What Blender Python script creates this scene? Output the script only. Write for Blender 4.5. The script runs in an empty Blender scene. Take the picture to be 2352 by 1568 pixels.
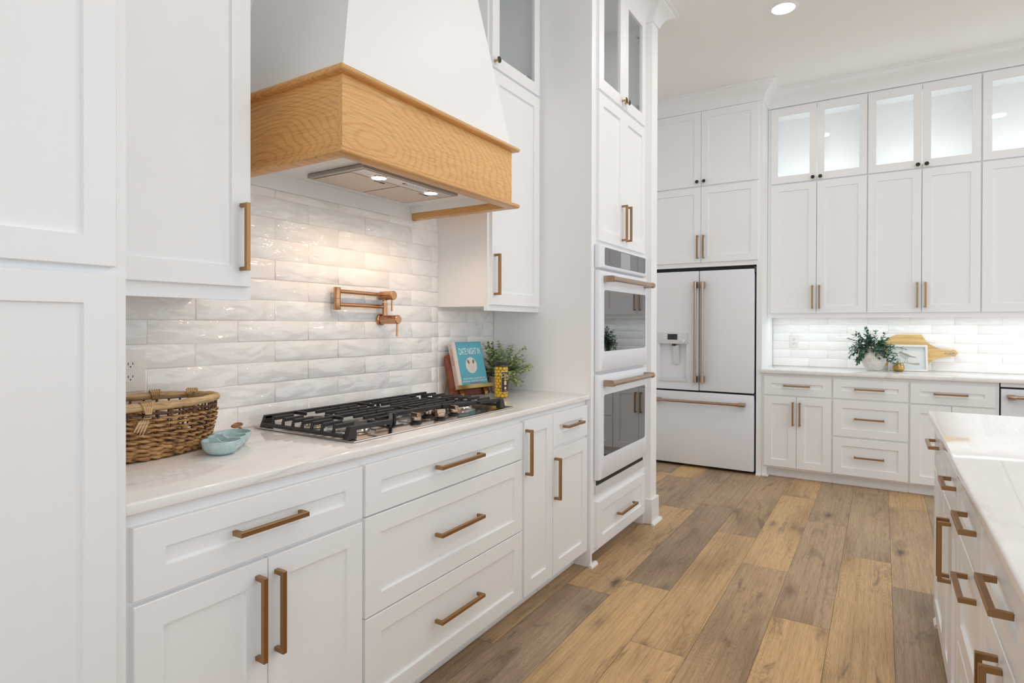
import bpy, bmesh, math, random
from mathutils import Vector, Matrix

random.seed(7)
SC = bpy.context.scene
COL = SC.collection
R = math.radians
PI = math.pi

# ------------------------------------------------------------------ camera
cam_data = bpy.data.cameras.new('camera')
cam = bpy.data.objects.new('camera', cam_data)
COL.objects.link(cam)
cam_data.sensor_fit = 'HORIZONTAL'
cam_data.sensor_width = 36.0
cam_data.lens = 36.0 * 1351.57 / 2352.0
cam_data.shift_y = -0.01385
cam_data.clip_start = 0.05
_yaw, _pitch, _roll = R(32.138), R(-0.2677), R(0.1443)
_f = Vector((math.cos(_pitch) * math.cos(_yaw), math.cos(_pitch) * math.sin(_yaw), math.sin(_pitch)))
_r = Vector((math.sin(_yaw), -math.cos(_yaw), 0))
_u = _r.cross(_f)
_r2 = math.cos(_roll) * _r + math.sin(_roll) * _u
_u2 = -math.sin(_roll) * _r + math.cos(_roll) * _u
cam.matrix_world = Matrix(((_r2.x, _u2.x, -_f.x, 0), (_r2.y, _u2.y, -_f.y, 0), (_r2.z, _u2.z, -_f.z, 1.29), (0, 0, 0, 1)))
SC.camera = cam

# ------------------------------------------------------------------ light
SC.view_settings.view_transform = 'Standard'
SC.view_settings.look = 'None'
SC.view_settings.gamma = 1.0
SC.view_settings.use_curve_mapping = False
SC.view_settings.exposure = 0.0
SC.cycles.max_bounces = 12
SC.cycles.diffuse_bounces = 8
SC.cycles.glossy_bounces = 5
SC.cycles.transparent_max_bounces = 16
SC.cycles.caustics_reflective = False
SC.cycles.caustics_refractive = False
SC.cycles.sample_clamp_indirect = 6.0
SC.cycles.use_denoising = True
world = bpy.data.worlds.new('daylight')
SC.world = world
world.use_nodes = True
_bg = world.node_tree.nodes['Background']
_bg.inputs[0].default_value = (0.90, 0.95, 1.0, 1)
_bg.inputs[1].default_value = 1.43        # daylight of the open great room behind and beside the kitchen


def area(name, loc, size, power, color=(1, 1, 1), rot=(0, 0, 0), shape='RECTANGLE', size_y=None, spread=None):
    d = bpy.data.lights.new(name, 'AREA')
    d.shape = shape
    d.size = size
    if size_y:
        d.size_y = size_y
    d.energy = power
    d.color = color
    if spread:
        d.spread = spread
    o = bpy.data.objects.new(name, d)
    o.location = loc
    o.rotation_euler = rot
    COL.objects.link(o)
    return o


CANS = [(4.18, 0.55), (2.93, 0.58), (1.68, 0.20), (2.7, -0.95), (3.95, -0.95), (1.45, -0.95)]
CEIL = 3.35
for cx, cy in CANS:                      # recessed ceiling lamps
    area('ceiling_lamp', (cx, cy, CEIL - 0.012), 0.13, 4.2, (1.0, 0.97, 0.93), shape='DISK')
# LED strip under the far wall cabinets
area('under_cabinet_led', (5.80, -0.45, 1.362), 0.03, 3.3, (0.86, 0.97, 1.0), size_y=2.5)
# LED bars inside the lit glass cabinets
for yc in (0.486, -0.265, -1.01):
    area('glass_cabinet_led', (5.76, yc, 2.545), 0.10, 1.25, (0.97, 1.0, 0.985), rot=(PI, 0, 0), size_y=0.62)
# two warm lamps under the cooker hood
for lx in (1.605, 1.905):
    d = bpy.data.lights.new('hood_lamp', 'SPOT')
    d.energy = 10.5
    d.color = (1.0, 0.70, 0.46)
    d.spot_size = R(150)
    d.spot_blend = 0.6
    d.shadow_soft_size = 0.03
    o = bpy.data.objects.new('hood_lamp', d)
    o.location = (lx, 1.612, 1.838)
    COL.objects.link(o)

# ------------------------------------------------------------------ materials
MATS = {}


def mat(name, color, rough=0.5, metal=0.0, coat=0.0, spec=0.5, emit=None, emit_s=0.0):
    m = bpy.data.materials.new(name)
    m.use_nodes = True
    b = m.node_tree.nodes['Principled BSDF']
    b.inputs['Base Color'].default_value = (*color, 1)
    b.inputs['Roughness'].default_value = rough
    b.inputs['Metallic'].default_value = metal
    b.inputs['Coat Weight'].default_value = coat
    b.inputs['Coat Roughness'].default_value = 0.08
    b.inputs['Specular IOR Level'].default_value = spec
    if emit:
        b.inputs['Emission Color'].default_value = (*emit, 1)
        b.inputs['Emission Strength'].default_value = emit_s
    MATS[name] = m
    return m


def nt(m):
    t = m.node_tree
    return t, t.nodes, t.links, t.nodes['Principled BSDF']


def node(t, kind, **kw):
    n = t.nodes.new(kind)
    for k, v in kw.items():
        setattr(n, k, v)
    return n


def ramp(t, fac, stops):
    n = node(t, 'ShaderNodeValToRGB')
    els = n.color_ramp.elements
    while len(els) < len(stops):
        els.new(0.5)
    for e, (p, c) in zip(els, stops):
        e.position = p
        e.color = (*c, 1) if len(c) == 3 else c
    t.links.new(fac, n.inputs[0])
    return n.outputs[0]


def mapping(t, src, scale=(1, 1, 1), loc=(0, 0, 0), rot=(0, 0, 0)):
    n = node(t, 'ShaderNodeMapping')
    n.inputs['Scale'].default_value = scale
    n.inputs['Location'].default_value = loc
    n.inputs['Rotation'].default_value = rot
    t.links.new(src, n.inputs[0])
    return n.outputs[0]


def noise(t, vec, scale, detail=3, rough=0.5, dist=0.0):
    n = node(t, 'ShaderNodeTexNoise')
    n.inputs['Scale'].default_value = scale
    n.inputs['Detail'].default_value = detail
    n.inputs['Roughness'].default_value = rough
    n.inputs['Distortion'].default_value = dist
    if vec is not None:
        t.links.new(vec, n.inputs['Vector'])
    return n


def math_n(t, op, a, b=None, clamp=False):
    n = node(t, 'ShaderNodeMath', operation=op, use_clamp=clamp)
    for i, v in enumerate((a, b)):
        if v is None:
            continue
        if isinstance(v, (int, float)):
            n.inputs[i].default_value = v
        else:
            t.links.new(v, n.inputs[i])
    return n.outputs[0]


def mix(t, fac, a, b, mode='MIX'):
    n = node(t, 'ShaderNodeMix', data_type='RGBA', blend_type=mode)
    for s, v in ((n.inputs[0], fac), (n.inputs[6], a), (n.inputs[7], b)):
        if isinstance(v, (int, float)):
            s.default_value = v
        elif isinstance(v, tuple):
            s.default_value = (*v, 1) if len(v) == 3 else v
        else:
            t.links.new(v, s)
    return n.outputs[2]


def bump(t, height, strength, distance, base):
    n = node(t, 'ShaderNodeBump')
    n.inputs['Strength'].default_value = strength
    n.inputs['Distance'].default_value = distance
    t.links.new(height, n.inputs['Height'])
    t.links.new(n.outputs[0], base.inputs['Normal'])


def coords(t, which='Object'):
    return node(t, 'ShaderNodeTexCoord').outputs[which]


def painted(name, color, rough, bscale=260, bstr=0.08, **kw):
    m = mat(name, color, rough, **kw)
    t, ns, lk, b = nt(m)
    n = noise(t, coords(t), bscale, 2)
    bump(t, n.outputs[0], bstr, 0.001, b)
    return m


WHITE = painted('white_lacquer', (0.865, 0.875, 0.885), 0.30, 300, 0.05)
WALLP = painted('wall_paint', (0.87, 0.87, 0.865), 0.6, 220, 0.15)
CEILP = painted('ceiling_paint', (0.87, 0.865, 0.85), 0.8, 180, 0.2)
PLASTER = painted('hood_plaster', (0.84, 0.84, 0.835), 0.45, 140, 0.15)
APPL = painted('appliance_white', (0.80, 0.815, 0.855), 0.38, 500, 0.03)
APPL2 = mat('appliance_white_plastic', (0.70, 0.70, 0.70), 0.35)
BLACK = mat('black_gap', (0.012, 0.012, 0.014), 0.6)
IRON = painted('cast_iron', (0.022, 0.020, 0.020), 0.5, 700, 0.12)
STEEL = mat('stainless_steel', (0.62, 0.58, 0.54), 0.20, 1.0)
STEEL_D = mat('steel_edge', (0.42, 0.39, 0.36), 0.35, 1.0)
FILTER = painted('filter_mesh', (0.62, 0.55, 0.49), 0.45, 900, 0.3, metal=0.6)
BRASS = mat('satin_brass', (0.37, 0.215, 0.10), 0.33, 1.0)
BRASS_D = mat('burnished_brass', (0.52, 0.36, 0.16), 0.25, 1.0)
BRONZE = mat('brushed_bronze', (0.47, 0.34, 0.255), 0.26, 1.0)
COPPER = mat('brushed_copper', (0.56, 0.31, 0.165), 0.24, 1.0)
COPPER_B = mat('polished_copper_band', (0.60, 0.27, 0.14), 0.2, 1.0)
CHROME = mat('polished_metal', (0.75, 0.75, 0.75), 0.1, 1.0)
DARKGLASS = mat('dark_oven_glass', (0.26, 0.26, 0.265), 0.02, 1.0)
SCREEN = mat('dark_display', (0.03, 0.03, 0.035), 0.15)
TOUCH = mat('touch_display', (0.36, 0.38, 0.41), 0.15)
RED = mat('red_indicator', (0.35, 0.02, 0.02), 0.3)
LENS = mat('lit_lamp_lens', (1, 1, 1), 0.4, emit=(1.0, 0.97, 0.92), emit_s=14.0)
LENSW = mat('lit_warm_lamp_lens', (1, 1, 1), 0.4, emit=(1.0, 0.80, 0.58), emit_s=26.0)
OUTLET = mat('outlet_plastic', (0.80, 0.77, 0.73), 0.3)
SLOT = mat('outlet_slot', (0.05, 0.04, 0.04), 0.6)
SHOE = mat('shoe_moulding_paint', (0.82, 0.82, 0.80), 0.35)
PAPER = mat('paper', (0.86, 0.85, 0.83), 0.7)
MATB = mat('blue_grey_mount_board', (0.82, 0.84, 0.87), 0.6)
LEDGE = mat('antique_brass_ledge', (0.42, 0.30, 0.12), 0.3, 1.0)
OLIVE = mat('olive_skin', (0.68, 0.48, 0.045), 0.28, coat=0.4)
LABELB = mat('black_label', (0.014, 0.013, 0.022), 0.4)
GOLD = mat('gold_print', (0.72, 0.56, 0.22), 0.4)
WHITEINK = mat('white_print', (0.78, 0.86, 0.86), 0.6)
REDINK = mat('red_print', (0.45, 0.10, 0.08), 0.6)
BIRD = mat('brown_bird_ink', (0.42, 0.34, 0.26), 0.8)
BIRDL = mat('pale_bird_ink', (0.60, 0.57, 0.55), 0.8)
BIRDD = mat('dark_bird_ink', (0.17, 0.15, 0.14), 0.8)
BRANCH = mat('pale_branch_ink', (0.50, 0.44, 0.34), 0.8)
FRAMEW = painted('white_washed_frame', (0.74, 0.71, 0.67), 0.5, 120, 0.2)
STONEPOT = painted('grey_stone_pot', (0.40, 0.34, 0.30), 0.85, 160, 0.5)


def glass_mat(name, tint, ior=1.45):
    m = bpy.data.materials.new(name)
    m.use_nodes = True
    t = m.node_tree
    t.nodes.clear()
    out = node(t, 'ShaderNodeOutputMaterial')
    tr = node(t, 'ShaderNodeBsdfTransparent')
    tr.inputs[0].default_value = (*tint, 1)
    gl = node(t, 'ShaderNodeBsdfGlossy')
    gl.inputs['Roughness'].default_value = 0.0
    ge = node(t, 'ShaderNodeNewGeometry')
    dt = node(t, 'ShaderNodeVectorMath', operation='DOT_PRODUCT')
    t.links.new(ge.outputs['Normal'], dt.inputs[0])
    t.links.new(ge.outputs['Incoming'], dt.inputs[1])
    c5 = math_n(t, 'POWER', math_n(t, 'SUBTRACT', 1.0, math_n(t, 'ABSOLUTE', dt.outputs['Value']), True), 5.0)
    f0 = ((ior - 1) / (ior + 1)) ** 2
    fr = math_n(t, 'ADD', math_n(t, 'MULTIPLY', c5, 1 - f0), f0)      # the same from both sides of a pane
    mx = node(t, 'ShaderNodeMixShader')
    t.links.new(fr, mx.inputs[0])
    t.links.new(tr.outputs[0], mx.inputs[1])
    t.links.new(gl.outputs[0], mx.inputs[2])
    t.links.new(mx.outputs[0], out.inputs[0])
    return m


GLASS = glass_mat('clear_cabinet_glass', (0.97, 0.98, 0.973))
JARGLASS = glass_mat('olive_jar_glass', (0.98, 0.94, 0.70))


def tile_mat():
    m = mat('glazed_white_tile', (0.80, 0.76, 0.73), 0.35, spec=0.2)
    t, ns, lk, b = nt(m)
    co = coords(t)
    g = node(t, 'ShaderNodeNewGeometry')
    rnd = g.outputs['Random Per Island']
    off = node(t, 'ShaderNodeVectorMath', operation='ADD')
    cmb = node(t, 'ShaderNodeCombineXYZ')
    for i in range(3):
        lk.new(math_n(t, 'MULTIPLY', rnd, 37.0 + 11 * i), cmb.inputs[i])
    lk.new(co, off.inputs[0])
    lk.new(cmb.outputs[0], off.inputs[1])
    v = mapping(t, off.outputs[0], (1.0, 1.0, 2.4))
    n1 = noise(t, v, 11.0, 0.0, 0.4, 0.5)
    n2 = noise(t, v, 30.0, 1.0, 0.4, 0.8)
    h = math_n(t, 'ADD', n1.outputs[0], math_n(t, 'MULTIPLY', n2.outputs[0], 0.10))
    bump(t, h, 1.0, 0.0035, b)
    cn = node(t, 'ShaderNodeBump')                     # the clear glaze is wavier than the clay under it
    cn.inputs['Strength'].default_value = 1.0
    cn.inputs['Distance'].default_value = 0.024
    lk.new(h, cn.inputs['Height'])
    lk.new(cn.outputs[0], b.inputs['Coat Normal'])
    b.inputs['Coat Weight'].default_value = 1.0
    b.inputs['Coat Roughness'].default_value = 0.04
    b.inputs['Coat IOR'].default_value = 1.6
    c = mix(t, rnd, (0.885, 0.87, 0.855), (0.935, 0.92, 0.905))
    lk.new(c, b.inputs['Base Color'])
    return m


TILE = tile_mat()
GROUT = painted('pale_grout', (0.80, 0.76, 0.73), 0.9, 600, 0.2)


def marble_mat():
    m = mat('white_veined_quartz', (0.83, 0.81, 0.79), 0.05, spec=0.55)
    t, ns, lk, b = nt(m)
    co = coords(t)
    v = mapping(t, co, (0.55, 3.6, 3.6), rot=(0, 0, R(6)))
    n1 = noise(t, v, 1.5, 5, 0.55, 0.5)
    band = math_n(t, 'ABSOLUTE', math_n(t, 'SUBTRACT', n1.outputs[0], 0.5))
    vein = ramp(t, band, [(0.0, (0.60, 0.585, 0.59)), (0.007, (0.76, 0.745, 0.74)), (0.035, (0.87, 0.855, 0.84)), (1.0, (0.875, 0.86, 0.845))])
    gate = noise(t, mapping(t, co, (1.3, 2.6, 2.6)), 1.0, 2, 0.5)
    vein = mix(t, ramp(t, gate.outputs[0], [(0.45, (0, 0, 0)), (0.62, (1, 1, 1))]), (0.875, 0.86, 0.845), vein)
    n2 = noise(t, mapping(t, co, (0.8, 5.0, 5.0)), 2.0, 4, 0.6, 0.4)
    cloud = ramp(t, n2.outputs[0], [(0.33, (0.945, 0.94, 0.94)), (0.60, (1, 1, 1))])
    lk.new(mix(t, 1.0, vein, cloud, 'MULTIPLY'), b.inputs['Base Color'])
    return m


MARBLE = marble_mat()


def oak_mat(name, a, bcol, dark, centre, scale=(0.30, 1.0, 1.0), rough=0.42, along=0):
    m = mat(name, a, rough, coat=0.15)
    t, ns, lk, b = nt(m)
    co = coords(t)
    st = lambda l, c: tuple(l if i == along else c for i in range(3))
    v = mapping(t, co, scale, loc=tuple(-c * s_ for c, s_ in zip(centre, scale)))
    nd = noise(t, mapping(t, co, st(1.6, 6)), 1.0, 2, 0.5)
    nj = noise(t, mapping(t, co, st(14, 45)), 1.0, 2, 0.6)
    vadd = node(t, 'ShaderNodeVectorMath', operation='MULTIPLY_ADD')
    lk.new(nd.outputs[1], vadd.inputs[0])
    vadd.inputs[1].default_value = (0.09, 0.09, 0.09)
    lk.new(v, vadd.inputs[2])
    v2 = node(t, 'ShaderNodeVectorMath', operation='MULTIPLY_ADD')
    lk.new(nj.outputs[1], v2.inputs[0])
    v2.inputs[1].default_value = (0.008, 0.008, 0.008)
    lk.new(vadd.outputs[0], v2.inputs[2])
    w = node(t, 'ShaderNodeTexWave', wave_type='RINGS', rings_direction='SPHERICAL', wave_profile='SIN')
    w.inputs['Scale'].default_value = 24.0
    w.inputs['Distortion'].default_value = 0.0
    lk.new(v2.outputs[0], w.inputs['Vector'])
    base = ramp(t, w.outputs[1], [(0.0, dark), (0.22, bcol), (0.55, a), (1.0, a)])
    fine = noise(t, mapping(t, co, st(9, 230)), 1.0, 4, 0.75)
    fc = ramp(t, fine.outputs[0], [(0.34, (0.80, 0.75, 0.68)), (0.52, (1, 1, 1)), (0.72, (1.07, 1.08, 1.10))])
    big = noise(t, mapping(t, co, st(1.5, 5)), 1.0, 2)
    bc = ramp(t, big.outputs[0], [(0.3, (0.92, 0.89, 0.85)), (0.7, (1.04, 1.04, 1.04))])
    c = mix(t, 1.0, mix(t, 1.0, base, fc, 'MULTIPLY'), bc, 'MULTIPLY')
    lk.new(c, b.inputs['Base Color'])
    bump(t, fine.outputs[0], 0.12, 0.001, b)
    return m


OAK = oak_mat('honey_oak_front', (0.76, 0.45, 0.168), (0.735, 0.425, 0.153), (0.68, 0.375, 0.125), (-0.225, -0.568, 0.105), scale=(0.36, 1.0, 1.0))
OAKS = oak_mat('honey_oak_side', (0.77, 0.44, 0.155), (0.75, 0.42, 0.145), (0.66, 0.35, 0.112), (-0.475, -0.02, 0.06), scale=(1.0, 0.42, 1.0), along=1)
OAKT = oak_mat('honey_oak_trim', (0.72, 0.41, 0.155), (0.69, 0.385, 0.14), (0.62, 0.335, 0.115), (1.5, 1.4, 9.0))


def floor_mat():
    m = mat('oak_plank_floor', (0.4, 0.27, 0.15), 0.42, spec=0.35)
    t, ns, lk, b = nt(m)
    uv = node(t, 'ShaderNodeUVMap', uv_map='UVMap').outputs[0]
    at = node(t, 'ShaderNodeAttribute', attribute_name='plank')
    at.attribute_type = 'GEOMETRY'
    rnd = at.outputs['Fac']
    sep = node(t, 'ShaderNodeSeparateXYZ')
    lk.new(uv, sep.inputs[0])
    # knots: elongated cells, only some of them filled
    kv = mapping(t, uv, (2.3, 6.5, 1.0))
    vor = node(t, 'ShaderNodeTexVoronoi', feature='F1')
    vor.inputs['Scale'].default_value = 1.0
    vor.inputs['Randomness'].default_value = 0.9
    wob = noise(t, mapping(t, uv, (18, 44, 1)), 1.0, 4, 0.65)
    kadd = node(t, 'ShaderNodeVectorMath', operation='MULTIPLY_ADD')
    lk.new(wob.outputs[1], kadd.inputs[0])
    kadd.inputs[1].default_value = (0.22, 0.22, 0.0)
    lk.new(kv, kadd.inputs[2])
    lk.new(kadd.outputs[0], vor.inputs['Vector'])
    kd = vor.outputs['Distance']
    sepc = node(t, 'ShaderNodeSeparateColor')
    lk.new(vor.outputs['Color'], sepc.inputs[0])
    pick = math_n(t, 'GREATER_THAN', sepc.outputs[0], 0.42)
    knot = ramp(t, kd, [(0.0, (1, 1, 1)), (0.05, (0.92, 0.92, 0.92)), (0.11, (0.55, 0.55, 0.55)), (0.18, (0.22, 0.22, 0.22)), (0.30, (0.0, 0.0, 0.0))])
    knot = math_n(t, 'MULTIPLY', knot, pick)
    core = ramp(t, kd, [(0.0, (1, 1, 1)), (0.05, (0.9, 0.9, 0.9)), (0.085, (0, 0, 0))])
    core = math_n(t, 'MULTIPLY', core, math_n(t, 'GREATER_THAN', sepc.outputs[0], 0.62))
    # long dark smudges
    sm = noise(t, mapping(t, uv, (2.4, 11.0, 1)), 1.0, 5, 0.68, 0.8)
    smud = ramp(t, sm.outputs[0], [(0.575, (0, 0, 0)), (0.68, (0.62, 0.62, 0.62))])
    # growth ring lines, only in patches
    wn = noise(t, mapping(t, uv, (0.9, 3.4, 1)), 1.0, 2, 0.5)
    ringc = math_n(t, 'ADD', math_n(t, 'MULTIPLY', wn.outputs[0], 42.0), math_n(t, 'ADD', math_n(t, 'MULTIPLY', sep.outputs[1], 40.0), math_n(t, 'MULTIPLY', kd, -14.0)))
    ring = math_n(t, 'FRACT', ringc)
    ringp = ramp(t, noise(t, mapping(t, uv, (1.6, 5.0, 1)), 1.0, 1).outputs[0], [(0.48, (0, 0, 0)), (0.62, (1, 1, 1))])
    ringd = ramp(t, ring, [(0.0, (0.80, 0.77, 0.72)), (0.25, (1, 1, 1)), (0.85, (1, 1, 1)), (1.0, (0.84, 0.81, 0.77))])
    ringl = mix(t, ringp, (1, 1, 1), ringd)
    fine = noise(t, mapping(t, uv, (9, 260, 1)), 1.0, 4, 0.7)
    finec = ramp(t, fine.outputs[0], [(0.30, (0.72, 0.67, 0.61)), (0.52, (1, 1, 1)), (0.72, (1.12, 1.13, 1.14))])
    flake = noise(t, mapping(t, uv, (40, 420, 1)), 1.0, 2, 0.6)
    flk = ramp(t, flake.outputs[0], [(0.62, (0, 0, 0)), (0.72, (0.35, 0.35, 0.35))])
    tone = ramp(t, rnd, [(0.0, (0.36, 0.25, 0.155)), (0.2, (0.42, 0.315, 0.215)), (0.4, (0.50, 0.345, 0.205)), (0.7, (0.60, 0.40, 0.205)), (1.0, (0.69, 0.46, 0.225))])
    var = noise(t, mapping(t, uv, (1.2, 4.5, 1)), 1.0, 3, 0.5)
    varc = ramp(t, var.outputs[0], [(0.28, (0.66, 0.64, 0.63)), (0.5, (0.95, 0.95, 0.95)), (0.72, (1.10, 1.08, 1.04))])
    c = mix(t, 1.0, tone, varc, 'MULTIPLY')
    c = mix(t, 1.0, c, ringl, 'MULTIPLY')
    strk = noise(t, mapping(t, uv, (1.4, 62, 1)), 1.0, 3, 0.6)
    c = mix(t, 1.0, c, ramp(t, strk.outputs[0], [(0.34, (0.83, 0.80, 0.77)), (0.52, (1, 1, 1)), (0.70, (1.07, 1.07, 1.07))]), 'MULTIPLY')
    c = mix(t, 1.0, c, finec, 'MULTIPLY')
    c = mix(t, flk, c, (0.62, 0.53, 0.42))
    c = mix(t, smud, c, (0.14, 0.095, 0.065))
    c = mix(t, knot, c, (0.085, 0.058, 0.042))
    c = mix(t, core, c, (0.02, 0.015, 0.012))
    lk.new(c, b.inputs['Base Color'])
    bump(t, fine.outputs[0], 0.15, 0.001, b)
    rr = ramp(t, fine.outputs[0], [(0.3, (0.5, 0.5, 0.5)), (0.7, (0.38, 0.38, 0.38))])
    lk.new(rr, b.inputs['Roughness'])
    return m


FLOOR = floor_mat()
SEAM = mat('plank_seam', (0.07, 0.05, 0.035), 0.8)


def leaf_mat(name, c1, c2, c3, rough=0.5):
    m = mat(name, c1, rough)
    t, ns, lk, b = nt(m)
    g = node(t, 'ShaderNodeNewGeometry')
    lk.new(ramp(t, g.outputs['Random Per Island'], [(0.0, c1), (0.5, c2), (1.0, c3)]), b.inputs['Base Color'])
    b.inputs['Subsurface Weight'].default_value = 0.0
    return m


EUCA = leaf_mat('eucalyptus_leaf', (0.16, 0.23, 0.11), (0.33, 0.41, 0.24), (0.52, 0.58, 0.25))
GREEN = leaf_mat('dark_green_leaf', (0.03, 0.10, 0.055), (0.065, 0.17, 0.10), (0.17, 0.29, 0.22), 0.4)
STEM = mat('plant_stem', (0.10, 0.12, 0.05), 0.6)
STEMG = mat('grey_green_stem', (0.25, 0.27, 0.17), 0.6)


def vase_mat():
    m = mat('chalky_ceramic', (0.66, 0.63, 0.59), 0.85)
    t, ns, lk, b = nt(m)
    co = coords(t)
    n = noise(t, mapping(t, co, (1, 1, 2)), 26, 5, 0.65)
    lk.new(ramp(t, n.outputs[0], [(0.3, (0.66, 0.62, 0.565)), (0.5, (0.80, 0.765, 0.71)), (0.8, (0.87, 0.84, 0.79))]), b.inputs['Base Color'])
    bump(t, n.outputs[0], 0.5, 0.003, b)
    return m


VASE = vase_mat()


def glaze_mat():
    m = mat('speckled_blue_glaze', (0.38, 0.53, 0.54), 0.22, coat=0.3)
    t, ns, lk, b = nt(m)
    co = coords(t)
    v = node(t, 'ShaderNodeTexVoronoi')
    v.inputs['Scale'].default_value = 330
    lk.new(co, v.inputs['Vector'])
    sp = ramp(t, v.outputs[0], [(0.0, (1, 1, 1)), (0.16, (0.8, 0.8, 0.8)), (0.26, (0, 0, 0))])
    n = noise(t, co, 60, 3)
    base = ramp(t, n.outputs[0], [(0.3, (0.36, 0.50, 0.52)), (0.7, (0.50, 0.65, 0.66))])
    gate = ramp(t, noise(t, co, 150, 2).outputs[0], [(0.48, (0, 0, 0)), (0.58, (1, 1, 1))])
    lk.new(mix(t, math_n(t, 'MULTIPLY', sp, gate), base, (0.72, 0.82, 0.83)), b.inputs['Base Color'])
    return m


GLAZE = glaze_mat()


def rattan_mat(name, a, bb, d, sc=(30, 30, 90)):
    m = mat(name, a, 0.6)
    t, ns, lk, b = nt(m)
    n = noise(t, mapping(t, coords(t), sc), 1.0, 4, 0.65)
    lk.new(ramp(t, n.outputs[0], [(0.34, d), (0.47, a), (0.70, bb)]), b.inputs['Base Color'])
    bump(t, n.outputs[0], 0.6, 0.003, b)
    return m


WEAVE = rattan_mat('water_hyacinth_strand', (0.36, 0.185, 0.065), (0.60, 0.37, 0.155), (0.075, 0.03, 0.012))
RIMW = rattan_mat('pale_rim_wrap', (0.50, 0.33, 0.165), (0.66, 0.48, 0.27), (0.30, 0.17, 0.075), (18, 18, 120))
STAKE = rattan_mat('dark_stake', (0.10, 0.045, 0.025), (0.22, 0.11, 0.05), (0.05, 0.02, 0.012))
LEATHER = rattan_mat('red_brown_wood', (0.18, 0.045, 0.02), (0.26, 0.075, 0.033), (0.09, 0.02, 0.01), (25, 25, 8))
TWIG = rattan_mat('brown_twig', (0.25, 0.12, 0.05), (0.40, 0.22, 0.10), (0.06, 0.03, 0.02), (80, 80, 80))


def board_mat():
    m = mat('bamboo_board', (0.66, 0.44, 0.18), 0.45)
    t, ns, lk, b = nt(m)
    co = coords(t)
    n = noise(t, mapping(t, co, (5, 5, 160)), 1.0, 3, 0.6)
    n2 = noise(t, mapping(t, co, (1.5, 1.5, 34)), 1.0, 1, 0.5)
    c1 = ramp(t, n.outputs[0], [(0.3, (0.56, 0.36, 0.13)), (0.6, (0.68, 0.47, 0.20))])
    c2 = ramp(t, n2.outputs[0], [(0.38, (0.82, 0.78, 0.70)), (0.6, (1.05, 1.05, 1.05))])
    lk.new(mix(t, 1.0, c1, c2, 'MULTIPLY'), b.inputs['Base Color'])
    return m


BOARD = board_mat()


def cover_mat():
    m = mat('turquoise_book_cover', (0.075, 0.35, 0.45), 0.45)
    t, ns, lk, b = nt(m)
    w = node(t, 'ShaderNodeTexWave', wave_type='BANDS', bands_direction='DIAGONAL')
    w.inputs['Scale'].default_value = 90
    lk.new(coords(t), w.inputs['Vector'])
    lk.new(ramp(t, w.outputs[1], [(0.0, (0.070, 0.34, 0.445)), (1.0, (0.10, 0.40, 0.50))]), b.inputs['Base Color'])
    return m


COVER = cover_mat()
SPINE = mat('cream_book_spine', (0.70, 0.60, 0.54), 0.6)


def cup_mat():
    m = mat('hammered_brass', (0.52, 0.34, 0.11), 0.22, 1.0)
    t, ns, lk, b = nt(m)
    v = node(t, 'ShaderNodeTexVoronoi')
    v.inputs['Scale'].default_value = 90
    lk.new(mapping(t, coords(t), (0.6, 0.6, 1.6)), v.inputs['Vector'])
    bump(t, v.outputs[0], 0.8, 0.003, b)
    return m


CUP = cup_mat()


def brushed(m, sc):
    t, ns, lk, b = nt(m)
    n = noise(t, mapping(t, coords(t), sc), 1.0, 2, 0.6)
    bump(t, n.outputs[0], 0.05, 0.001, b)
    lk.new(ramp(t, n.outputs[0], [(0.3, (0.16, 0.16, 0.16)), (0.7, (0.34, 0.34, 0.34))]), b.inputs['Roughness'])




# ------------------------------------------------------------------ mesh helpers


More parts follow.
